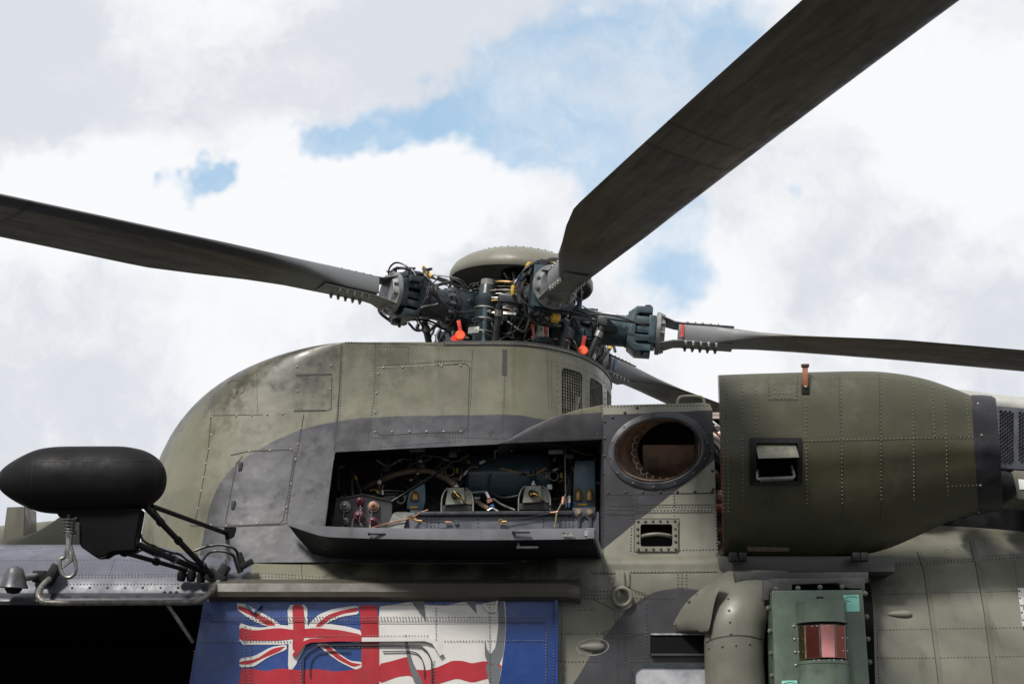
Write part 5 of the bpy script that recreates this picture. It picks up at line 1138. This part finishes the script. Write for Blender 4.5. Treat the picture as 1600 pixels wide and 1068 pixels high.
# slot vent and window
mb = MB(); panel_px([(1016, 991), (1110, 991), (1110, 1023), (1016, 1024)], -.004, .003, mb); mb.build('slot_vent', M_DARK, FUSE, smooth=False); mb = MB(); mb.box((at(1064, 1023, -.01).x, -.012, at(1064, 1022.5, -.01).z), (.155, .012, .006)); mb.build('slot_sill', M_GREYP, FUSE, bevel=.002)
mb = MB(); mb.box((at(1064, 990, -.01).x, -.006, at(1064, 990, -.01).z), (.155, .006, .004)); mb.build('slot_lintel', M_ALU, FUSE)
wo = rrect(986, 1036, 1180, 1190, 18, 6); wi = rrect(992, 1042, 1174, 1184, 13, 6); mb = MB(); A = [at(x, y, .0) for x, y in wo]; Bq = [at(x, y, .0) for x, y in wi]; mb.ring_loft([A, [p + Vector((0, -.012, 0)) for p in A], [p + Vector((0, -.012, 0)) for p in Bq], [p + Vector((0, -.003, 0)) for p in Bq]], True, False); mb.build('window_frame', simple('window rubber', (.03, .037, .042), .4), FUSE)
m, nt, b = _nt('window glass'); b.inputs['Base Color'].default_value = (.30, .31, .34, 1); b.inputs['Roughness'].default_value = .16; b.inputs['Specular IOR Level'].default_value = 1.0; b.inputs['Coat Weight'].default_value = 1.0
tcn = nt.nodes.new('ShaderNodeTexCoord'); nz = _noise(nt, tcn.outputs['Object'], 6, 4, .6); nt.links.new(_mix(nt, _mr(nt, nz, .35, .65), (.24, .25, .28, 1), (.46, .46, .48, 1)), b.inputs['Base Color'])
mb = MB(); mb.add([at(x, y, -.0035) for x, y in wi], [tuple(range(len(wi)))]); mb.build('window_pane', m, FUSE, smooth=False)
# duct elbow
mb = MB(); rings = []
cen = [(1180, 895, .10, 62), (1172, 920, -.02, 60), (1160, 950, -.10, 53), (1150, 975, -.13, 47), (1148, 1000, -.14, 45), (1148, 1030, -.14, 44.5), (1150, 1068, -.14, 45), (1152, 1160, -.14, 46)]
for x, y, Y, rp in [tuple(c) for c in catmull4(cen, 5)] if 'catmull4' in globals() else cen:
    c = at(x, y, Y); r_ = rp * mpp(Y); rings.append([c + Vector((math.cos(t) * r_, math.sin(t) * r_ * .75 + .03, 0)) for t in [2 * math.pi * j / 32 for j in range(32)]])
mb.ring_loft(rings, True, False); DUCT = mb.build('duct_elbow', paint('duct paint', (.150, .147, .12), rough=.42, dirt=.4), HELI, 'fat olive duct curving down beside the green lamp box', sharp=60)
mb = MB(); ofs = [zw(980, 255), zw(930, 300), zw(880, 360), zw(830, 440), zw(806, 490), zw(820, 525), zw(860, 542), zw(940, 545), zw(1010, 545), zw(1040, 545), zw(1040, 200), zw(1100, 190), zw(1050, 215)]
mid = [(1113, 905)]
rows = []
ctl = [((980, 258), (1130, 160)), ((925, 305), (1120, 230)), ((870, 370), (1090, 300)), ((825, 445), (1070, 380)), ((806, 492), (1060, 440)), ((830, 530), (1050, 490)), ((880, 543), (1040, 525)), ((1000, 546), (1040, 546))]
for (a0, b0) in ctl:
    A = at(*zw(*a0), -.003); Bq = at(*zw(*b0), -.20); rows.append([A, A.lerp(Bq, .3) + Vector((0, -.005, 0)), A.lerp(Bq, .65) + Vector((0, .005, 0)), Bq])
mb = MB(); mb.grid([catmull(r, 3) for r in zip(*rows)]); FLR = mb.build('duct_flare', DUCT.data.materials[0], DUCT)
TDU = bvh_of(DUCT); seam(DUCT, [(1103, 1003), (1120, 996), (1150, 992), (1175, 994), (1193, 999)], M_SEAM, 2.0, smooth=True, tree=TDU); rivets(DUCT, [[(1108, 1012), (1192, 1003)], [(1138, 935), (1142, 990)]], M_RIV_D, step=22, r=.007, tree=TDU)
rivets(FLR, [[zw(960, 285), zw(910, 332), zw(850, 420), zw(816, 488), zw(850, 530), zw(990, 534)]], M_RIV_D, step=17, r=.0075) if False else None
mb = MB()
for x, y in ((1025, 240), (965, 285), (912, 332), (817, 488), (910, 535), (988, 534), (1095, 210)): mb.dome(at(*zw(x, y), -.035), (0, -1, .2), .009, n=8)
mb.build('flare_screws', M_RIV_D, DUCT, kind='stuff')

# ------------------------------------------------------------------ green lamp box
def zb(x, y): return 1190 + x / 6.358, 900 + y / 6.358
M_GRN = simple('green box paint', (.10, .135, .10), .36, scale=7, var=.25); YB = -.30
mb = MB(); panel_px([zb(100, 150), zb(120, 138), zb(985, 132), zb(1005, 145), zb(1075, 1100), zb(1078, 1500), zb(120, 1500), zb(135, 1100)], YB, .26, mb); GB = mb.build('lamp_box', M_GRN, HELI, 'green metal box with a faceted reddish lamp turret', bevel=.014, seg=3)
mb = MB(); panel_px([zb(20, 40), zb(80, 30), zb(80, 20), zb(960, 15), zb(1025, 15), zb(1028, 180), zb(985, 180), zb(985, 120), zb(860, 115), zb(745, 65), zb(305, 78), zb(298, 135), zb(75, 150), zb(75, 235), zb(20, 235)], YB + .06, .05, mb); mb.build('mount_bracket', simple('bracket paint', (.06, .06, .058), .45), GB, bevel=.003)
mb = MB(); panel_px([(1190, 910), (1212, 930), (1212, 1100), (1190, 1100)], -.02, .01, mb); mb.build('backing_plate', M_DARK, GB); mb = MB(); panel_px([zb(60, 30), zb(1080, 20), zb(1110, 350), zb(1130, 1100), zb(60, 1100)], -.035, .02, mb); mb.build('backing_plate', M_DARK, GB, smooth=False)
sc = [(140, 122), (362, 115), (580, 105), (800, 102), (68, 312), (85, 540), (95, 763), (105, 985), (1030, 168), (1045, 398), (1058, 620), (1075, 848)]
for x, y in sc:
    c = at(*zb(x, y), YB + .05); mb = MB(); mb.lathe([(.001, .010), (.006, .010), (.0065, .003), (.012, .002), (.013, -.006), (.001, -.006)], c, (0, -1, .1), 14); mb.build('box_screw', simple('dull screw', (.13, .13, .12), .45, .6), GB)
cx = zb(592, 0)[0]; kx = mpp(YB)
def turret(y0, y1, r, n, name, mat, lip=0.0, Yc=YB + .03, a0=180, a1=360):
    A = at(cx + (y0 - 500) / 6.358 * .04, zb(0, y0)[1], Yc); Bq = at(cx + (y1 - 500) / 6.358 * .04, zb(0, y1)[1], Yc); mb = MB(); rings = []
    for P, rr in ((A, r * .9 if lip else r), (A.lerp(Bq, .06), r), (Bq, r)): rings.append([P] + [P + Vector((math.cos(math.radians(t)) * rr, math.sin(math.radians(t)) * rr * 1.15, 0)) for t in [a0 + (a1 - a0) * j / n for j in range(n + 1)]])
    mb.ring_loft(rings); return mb.build(name, mat, GB)
rT = 245 / 6.358 * kx
turret(250, 455, rT, 28, 'turret_cap', M_GRN, 1); turret(452, 475, rT * 1.04, 28, 'turret_rim', M_GRN); turret(474, 850, rT * .84, 28, 'turret_core', M_BLACKP); turret(848, 880, rT * 1.04, 28, 'turret_rim', M_GRN); turret(880, 1400, rT * 1.02, 28, 'turret_base', M_GRN)
def facet(t0, t1, y0, y1, mat, label=None):
    r = rT * 1.0; ps = []
    for y, t in ((y0, t0), (y0, t1), (y1, t1), (y1, t0)):
        P = at(cx + (y - 500) / 6.358 * .04, zb(0, y)[1], YB + .03); ps.append(P + Vector((math.cos(math.radians(t)) * r, math.sin(math.radians(t)) * r * 1.15 - .002, 0)))
    mb = MB(); mb.prism(ps, (0, .004, 0)); mb.build('lens_pane', mat, GB, smooth=False, label=label)
    mb = MB(); mb.tube(ps + [ps[0]], .0022, 5, smooth=False); mb.build('pane_frame', simple('pane frame', (.30, .22, .20), .4, .5), GB)
def lensmat(n, col, r=.08, met=.75):
    m, nt, b = _nt(n); b.inputs['Base Color'].default_value = col + (1,); b.inputs['Metallic'].default_value = met; b.inputs['Roughness'].default_value = r; return m
LR = lensmat('dark red coated glass', (.13, .030, .020)); LP = lensmat('pink coated glass', (1.0, .42, .40), .06); LO = lensmat('olive coated glass', (.10, .07, .012))
facet(181, 219, 505, 835, LO, 'narrow yellowish lens pane'); facet(221, 254, 510, 830, LR, 'dark red lens pane left of the bright one'); facet(257, 287, 505, 825, LP, 'bright pink lens pane'); facet(290, 319, 510, 828, LR, 'dark red lens pane right of the bright one'); facet(321, 358, 505, 835, LO)
mb = MB()
for x, y in ((318, 492), (326, 620), (333, 748), (338, 878), (836, 480), (842, 608), (850, 738), (860, 870)): mb.dome(at(*zb(x, y), YB - .002), (0, -1, .1), .006, .006, n=8)
for x, y in ((362, 619), (370, 748), (505, 495), (548, 492), (655, 490), (520, 832), (568, 830), (672, 828), (718, 828), (795, 830), (805, 608), (812, 738)): mb.dome(at(*zb(x, y), YB - .16 + abs(x - 590) * .00022), (0, -1, .1), .004, .004, n=6)
mb.build('turret_screws', M_ALU, GB, kind='stuff')
M_STK = simple('mint sticker', (.26, .62, .52), .5, var=.12, scale=40)
for P in ([(812, 184), (966, 180), (976, 345), (825, 350)], [(200, 1034), (352, 1030), (358, 1200), (206, 1205)]):
    q4 = [at(*zb(x, y), YB - .002) for x, y in P]; mb = MB(); mb.add(q4, [(0, 1, 2, 3)]); mb.build('sticker', M_STK, GB, smooth=False)
    mb = MB(); e = [q4[0].lerp(q4[1], .5 + .45 * math.cos(t)).lerp(q4[3].lerp(q4[2], .5 + .45 * math.cos(t)), .25 + .14 * math.sin(t)) + Vector((0, -.001, 0)) for t in [math.radians(-30 - 12 * j) for j in range(20)]]; mb.tube(e, .0012, 4, smooth=False); mb.build('sticker_line', M_BLACK, GB)
mb = MB()
for i in range(4): p = at(*zb(552 + i * 18, 216), YB - .001); mb.box(p, (.004, .0006, .008))
mb.build('stencil', M_BLACK, GB, kind='stuff')

# ------------------------------------------------------------------ rivet rows, seams and panels
def zc(x, y): return 220 + x / 3.142, 520 + y / 3.142
def zd(x, y): return 680 + x / 2.967, 520 + y / 2.967
def ze(x, y): return 930 + x / 4.109, 620 + y / 4.109
def zn(x, y): return 1100 + x / 3.052, 550 + y / 3.052
TC = bvh_of(COWL)
# cowling joints
seam(COWL, [zc(984, 40), zc(978, 200), zc(968, 400), zc(950, 575)], M_SEAM, 1.8, tree=TC); seam(COWL, [zc(955, 585), zc(925, 780), zc(902, 945)], M_SEAM_L, 1.6, tree=TC)
seam(COWL, [zc(800, 400), zc(780, 520), zc(755, 650), zc(735, 780), zc(715, 920)], M_SEAM, 1.3, tree=TC); seam(COWL, [zc(345, 410), zc(330, 590), zc(300, 760), zc(265, 940)], M_SEAM, 1.0, tree=TC)
seam(COWL, [zc(765, 205), zc(938, 200), zc(935, 372), zc(915, 380), zc(752, 382)], M_SEAM, 1.2, tree=TC); seam(COWL, [zc(752, 382), zc(905, 380)], M_SEAM, 2.2, tree=TC, lift=.002); seam(COWL, [zc(760, 208), zc(935, 204)], M_SEAM, 1.8, tree=TC)
seam(COWL, [zc(600, 400), zc(350, 405)], M_SEAM, .8, tree=TC); seam(COWL, [zc(440, 600), zc(530, 580), zc(735, 572), zc(755, 590), zc(720, 800), zc(700, 915), zc(680, 935), zc(430, 945), zc(415, 930), zc(470, 640), zc(500, 605)], M_SEAM, 1.4, tree=TC)
seam(COWL, [zc(245, 945), zc(420, 950), zc(690, 940), zc(720, 930)], M_SEAM, 1.6, tree=TC); seam(COWL, [zc(425, 250), zc(440, 238), zc(470, 232), zc(500, 245), zc(508, 280), zc(490, 300)], M_SEAM, .9, tree=TC, smooth=True)
seam(COWL, [zc(1160, 170), zc(1571, 152)], M_SEAM_L, 1.0, tree=TC)
seam(COWL, [zd(0, 150), zd(140, 142), zd(160, 160), zd(150, 440), zd(130, 458), zd(0, 462)], M_SEAM, 1.1, tree=TC); seam(COWL, [zc(1150, 480), zc(1180, 502), zc(1571, 482)], M_SEAM, 1.1, tree=TC)
rivets(COWL, [[zc(992, 55), zc(985, 200), zc(978, 400), zc(962, 575)], [zc(968, 330), zc(950, 572)], [zc(958, 590), zc(930, 780), zc(908, 945)], [zc(1150, 55), zc(1148, 300), zc(1128, 430), zc(1115, 540)], [zc(1155, 65), zc(1310, 68)], [zc(1313, 70), zc(1312, 150)], [zc(1155, 160), zc(1571, 135)],
              [zc(968, 577), zc(1571, 530)], [zc(1135, 515), zc(1571, 495)], [zc(990, 45), zc(1571, 62)], [zc(570, 180), zc(572, 390)], [zc(340, 280), zc(350, 400)], [zc(358, 300), zc(362, 395)], [zc(760, 590), zc(715, 880)],
              [zd(172, 80), zd(165, 300), zd(150, 480)], [zd(322, 200), zd(318, 330), zd(310, 480)], [zd(518, 100), zd(525, 345)], [zd(537, 130), zd(540, 345)], [zd(0, 480), zd(310, 490), zd(770, 486)], [zd(0, 128), zd(165, 130)], [zd(0, 462), zd(130, 462)]], M_RIV_D, step=4.6, r=.0040, tree=TC)
rivets(COWL, [[zc(348, 410), zc(345, 500), zc(335, 570), zc(320, 640), zc(308, 710), zc(295, 775), zc(280, 860)], [zc(470, 408), zc(695, 395)], [zc(535, 580), zc(735, 572)], [zc(785, 470), zc(760, 620), zc(738, 740), zc(716, 855)], [zc(768, 165), zc(770, 285)], [zc(932, 160), zc(930, 275)], [zc(1190, 170), zc(1571, 160)], [zc(1165, 200), zc(1150, 390)], [zc(1150, 485), zc(1571, 482)], [zc(265, 940), zc(420, 945), zc(570, 935)]], M_RIV_L, name='fastener_row', step=27, r=.0075, tree=TC)
for x, y in (zc(490, 655), zc(455, 845), zc(463, 300)):
    h = hit(TC, x, y); mb = MB(); mb.box(h[0] + h[1] * .004, (.010, .006, .024)); mb.build('hinge', M_GREYP if y > 640 else M_OLIVE, COWL, bevel=.002)
seam(COWL, [(788.5, 546), (788, 586)], M_GREYP, 7.0, .003, name='strap', tree=TC); rivets(COWL, [[(788.5, 550), (788, 584)]], M_RIV_D, step=7, r=.005, tree=TC, name='strap_bolts')
rivets(COWL, [[(540, 535.5), (680, 538.5)]], M_RIV_D, step=4, r=.004, tree=TC, name='rim_rivets')
h = hit(TC, 358, 832); mb = MB(); panel_px([(350, 823), (368, 823), (366, 840), (352, 841)], h[0].y - .012, .02, mb); mb.build('strut_socket', M_DARK, COWL)
TR = bvh_of(RIM); mb = MB()
for i in range(110):
    s = 1.64 + 1.36 * i / 109; p = cowl_pt(s, 1.0); q = cowl_pt(min(3, s + .01), 1.0) if s < 2.99 else p + Vector((0, .01, 0)); t = (q - p).normalized(); nn = Vector((t.y, -t.x, 0)); mb.dome(p + nn * .0048 + Vector((0, 0, -.010)), nn, .0042)
mb.build('rim_rivets', M_RIV_L, COWL, kind='stuff')
for s0, s1, h0, h1 in GRILLS:
    mb = MB(); per = [(lerp(s0 - .03, s1 + .03, i / 8), hh) for i in range(9) for hh in (h0 - .025, h1 + .02)] + [(ss, lerp(h0, h1, i / 11)) for i in range(12) for ss in (s0 - .03, s1 + .03)]
    for s, hh in per:
        if s > 2.98: continue
        p = cowl_pt(s, hh); q = cowl_pt(s + .004, hh); t = (q - p).normalized(); mb.dome(p, (t.y, -t.x, 0), .0038)
    mb.build('window_rivets', M_RIV_D, COWL, kind='stuff')
TL = bvh_of(LEDGE_O)
rivets(LEDGE_O, [[zd(300, 480), zd(340, 450), zd(400, 415), zd(480, 372), zd(560, 345), zd(640, 328), zd(770, 322)], [zd(320, 484), zd(360, 460), zd(420, 422), zd(500, 380), zd(570, 356), zd(650, 338), zd(770, 334)], [zd(770, 330), zd(770, 480)], [zd(330, 488), zd(770, 486)]], M_RIV_D, step=4.6, r=.0040, tree=TL)
for o_, t_, x, y in ((COWL, TC, *zd(262, 468)), (LEDGE_O, TL, *zd(742, 456))):
    h = hit(t_, x, y)
    if h: mb = MB(); mb.torus(h[0], h[1], .015, .0022, 18, 5); mb.dome(h[0], h[1], .006); mb.build('quarter_turn', M_GREYP, o_, kind='stuff')
# exhaust panel
TB = bvh_of(BLOCK)
seam(BLOCK, [ze(50, 625), ze(400, 622), ze(770, 615)], M_SEAM, 1.6, tree=TB); seam(BLOCK, [ze(55, 750), ze(240, 758), ze(265, 742), ze(780, 740)], M_SEAM, 1.1, tree=TB); seam(BLOCK, [ze(55, 680), ze(100, 700), ze(240, 700), ze(262, 692), ze(780, 690)], M_SEAM, .8, tree=TB)
seam(BLOCK, [ze(250, 780), ze(540, 780), ze(540, 992), ze(250, 992)], M_SEAM, 1.0, tree=TB, closed=True)
rivets(BLOCK, [[ze(58, 640), ze(55, 1060)], [ze(55, 718), ze(240, 722)], [ze(265, 706), ze(770, 706)], [ze(270, 726), ze(770, 726)], [ze(60, 745), ze(240, 748)], [ze(235, 760), ze(228, 985)], [ze(268, 635), ze(268, 700)], [ze(508, 635), ze(506, 760)], [ze(768, 640), ze(785, 1040)], [ze(545, 982), ze(780, 978)], [ze(60, 60), ze(740, 52)], [ze(778, 1010), ze(782, 1068)]], M_RIV_D, step=5.2, r=.0046, tree=TB)
rivets(BLOCK, [[ze(62, 155), ze(55, 490)], [ze(110, 130), ze(270, 68)], [ze(85, 612), ze(750, 605)], [ze(742, 235), ze(758, 590)], [ze(1, 1), ze(1, 1)]], M_RIV_D, name='fastener_row', step=26, r=.009, tree=TB)
rivets(HF, [[ze(275, 797), ze(512, 795)], [ze(278, 976), ze(516, 974)], [ze(272, 845), ze(274, 930)], [ze(514, 843), ze(516, 928)]], M_RIV_D, step=11.5, r=.0088)
# engine cowl rivets
rows_ = []
for x, x2, y0, y1 in ((92, 95, 125, 760), (110, 116, 125, 760), (180, 188, 150, 720), (245, 248, 140, 420), (485, 492, 200, 720), (652, 660, 140, 720), (840, 845, 140, 700), (996, 1002, 150, 700), (1090, 1100, 170, 400), (1150, 1162, 180, 680), (1252, 1268, 220, 400)): rows_.append([zn(x, y0), zn((x + x2) / 2, (y0 + y1) / 2), zn(x2, y1)])
rows_ += [[zn(92, 132), zn(300, 132)], [zn(500, 125), zn(840, 122), zn(1000, 140), zn(1100, 172), zn(1150, 182)], [zn(92, 430), zn(215, 430)], [zn(500, 422), zn(850, 414), zn(1300, 408)], [zn(1165, 640), zn(1300, 634)], [zn(310, 140), zn(440, 140)], [zn(310, 150), zn(312, 222)], [zn(438, 150), zn(440, 222)], [zn(315, 220), zn(438, 220)], [zn(335, 150), zn(340, 215)], [zn(412, 150), zn(412, 215)], [zn(340, 196), zn(412, 196)]]
rivets(NAC, rows_, M_RIV_O, step=6.2, r=.0052, tree=TN)
for x0, x1 in ((650, 660), (840, 848)): seam(NAC, [zn(x0 - 4, 105), zn(x1 - 4, 800)], M_SEAM, .7, tree=TN)
seam(NAC, [zn(305, 110), zn(308, 228), zn(444, 228), zn(446, 108)], M_SEAM, .8, tree=TN); seam(NAC, [zn(92, 424), zn(210, 424)], M_SEAM, .6, tree=TN); seam(NAC, [zn(470, 428), zn(1300, 402)], M_SEAM, .6, tree=TN)
mb = MB()
for x, y in (zn(1307, 245), zn(1324, 395), zn(1318, 635), zn(1310, 760)):
    h = hit(bvh_of(LIP), x, y)
    if h: mb.dome(h[0], h[1], .008)
mb.build('lip_screws', M_RIV_L, NAC, kind='stuff')
# fuselage side rivets and straps
def zr(x, y): return 1180 + x / 3.81, 860 + y / 3.81
seam(FUSE, [zr(978, 5), zr(1020, 130), zr(1055, 400), zr(1085, 620), zr(1105, 792)], M_OLIVE, 7, .003, name='strap', tree=TF); seam(FUSE, [zr(1290, -60), zr(1330, 100), zr(1375, 350), zr(1410, 620), zr(1432, 792)], M_OLIVE, 7, .003, name='strap', tree=TF)
for P in ([zr(978, 5), zr(1020, 130), zr(1055, 400), zr(1085, 620), zr(1105, 792)], [zr(1290, -60), zr(1330, 100), zr(1375, 350), zr(1410, 620), zr(1432, 792)]):
    seam(FUSE, [(x - 4, y) for x, y in P], M_SEAM, 1.0, tree=TF)
rivets(FUSE, [[zr(1000, 50), zr(1035, 150), zr(1062, 400), zr(1095, 620), zr(1115, 792)], [zr(1318, 20), zr(1345, 120), zr(1385, 350), zr(1418, 620), zr(1442, 792)], [zr(1282, 0), zr(1296, 60)], [zr(760, 92), zr(1310, 62)], [zr(800, 78), zr(1310, 48)], [zr(1350, 55), zr(1600, 36)], [zr(1355, 36), zr(1600, 18)], [zr(720, 262), zr(1040, 252)], [zr(1050, 250), zr(1360, 245), zr(1600, 238)], [zr(740, 470), zr(1070, 464)], [zr(1075, 464), zr(1390, 460), zr(1600, 455)], [zr(730, 638), zr(1100, 636)], [zr(1105, 635), zr(1415, 630), zr(1600, 626)], [zr(690, 470), zr(700, 792)], [zr(725, 470), zr(738, 792)], [zr(1540, 60), zr(1570, 220)], [zr(690, 240), zr(700, 350)],
              [zw(78, 360), zw(70, 720)], [zw(75, 545), zw(400, 545)], [zw(75, 728), zw(330, 728)], [zw(160, 388), zw(290, 385)], [zw(230, 268), zw(400, 265)], [zw(180, 292), zw(400, 292)], [zw(180, 314), zw(400, 312)], [zw(545, 310), zw(800, 312)], [zw(400, 540), zw(640, 540)], [zw(445, 400), zw(440, 876)], [zw(494, 400), zw(494, 740)], [zw(632, 350), zw(640, 700)], [zw(530, 728), zw(1030, 724)], [zw(838, 155), zw(840, 240)], [zw(866, 155), zw(866, 240)], [zw(894, 160), zw(896, 240)], [zw(530, 140), zw(1080, 136)], [zw(270, 140), zw(420, 145)], [zw(562, 275), zw(640, 300)], [zw(325, 0), zw(355, 130)]], M_RIV_D, step=5.4, r=.0046, tree=TF)
seam(FUSE, [zw(270, 150), zw(420, 152)], M_SEAM, 1.0, tree=TF); seam(FUSE, [zw(530, 146), zw(1100, 140)], M_SEAM, 1.2, tree=TF); seam(FUSE, [zw(270, 315), zw(340, 345), zw(420, 385), zw(430, 500)], M_SEAM, .8, tree=TF); seam(FUSE, [zw(530, 250), zw(650, 296), zw(560, 355), zw(480, 405)], M_SEAM, .8, tree=TF); seam(FUSE, [zw(340, 545), zw(350, 535), zw(395, 520)], M_SEAM, .8, tree=TF); seam(FUSE, [zw(345, 555), zw(440, 578), zw(490, 576), zw(580, 552), zw(615, 556)], M_SEAM, .8, tree=TF, smooth=True)
for x, y, r_ in ((84, 775, .011), (84, 822, .007), (84, 850, .007)):
    p = hit(TF, *zw(x, y)); mb = MB(); mb.torus(p[0], p[1], r_, .0028, 14, 5); mb.build('wall_ring', M_OLIVE, FUSE)
p = hit(TF, *zw(400, 196)); mb = MB(); mb.torus(p[0], p[1], .016, .002, 18, 5); mb.build('wall_ring', M_OLIVE, FUSE)
p = hit(TF, *zr(1148, 3)); mb = MB(); mb.torus(p[0], p[1], .016, .002, 18, 5); mb.build('wall_ring', M_OLIVE, FUSE)
mb = MB(); q = [hit(TF, *zr(x, y)) for x, y in ((1560, 225), (1640, 220), (1650, 460), (1590, 465))]; mb.prism([a[0] + a[1] * .006 for a in q], (0, .01, 0)); PL = mb.build('bare_plate', M_ALU, FUSE, bevel=.001)
rivets(PL, [[zr(1572, 238), zr(1598, 455)]], M_BLACK, step=12, r=.006)
# shoulder rivets
TS = bvh_of(SHOULDER)
def zo(x, y): return x / 3.81, 680 + y / 3.81
rivets(SHOULDER, [[zo(0, 685), zo(380, 660)], [zo(0, 745), zo(700, 738), zo(1150, 770)], [zo(0, 832), zo(1100, 826)], [zo(430, 846), zo(1080, 838)], [zo(400, 886), zo(1060, 884)], [zo(680, 745), zo(650, 830)], [zo(1350, 820), zo(1600, 820), zo(1940, 845)], [zo(1350, 842), zo(1600, 840), zo(1940, 860)], [zo(1350, 886), zo(1600, 882), zo(1940, 884)]], M_RIV_D, step=5.2, r=.0044, tree=TS)
rivets(SHOULDER, [[zo(430, 906), zo(1060, 905)]], M_RIV_D, step=26, r=.008, tree=TS, name='fastener_row')
mb = MB()
for i in range(3): p = hit(TS, *zo(978 + i * 36, 934)); mb.dome(p[0], p[1], .011) if p else None
if mb.v: mb.build('fastener_row', M_BLACK, SHOULDER, kind='stuff')
for x in (352, 470): seam(SHOULDER, [(x, 868), (x + 2, 905)], M_SEAM, 1.0, tree=TS)

# ------------------------------------------------------------------ tree belt added behind the camera, unseen, to darken reflections in the glossy paint
def unseen_tree_belt():
    R = random.Random(99); mb = MB()
    for i in range(2600):
        x = R.uniform(-90, 90); y = -50 + R.uniform(-4, 4) + .002 * x * x; top = 11 + 2.6 * math.sin(x * .21) + 1.8 * math.sin(x * .57 + 1) + 1.2 * math.sin(x * 1.3)
        z = top * R.random() ** .6; s = R.uniform(.5, 1.3); c = Vector((x, y, z)); M = Matrix.Rotation(R.uniform(0, 6), 3, Vector((R.random() - .5, R.random() - .5, R.random() - .5 + .01)).normalized())
        mb.add([c + M @ Vector(p) * s for p in ((-1, -.6, 0), (.2, -1, .3), (1, -.1, 0), (.5, .9, -.3), (-.6, .8, .2))], [(0, 1, 2, 3, 4)])
    o = mb.build('unseen_tree_belt', simple('unseen belt leaves', (.055, .075, .03), .7, scale=.5), smooth=False, kind='stuff')
    o['label'] = 'unseen belt of green trees added to darken reflections'; o['category'] = 'trees'
unseen_tree_belt()
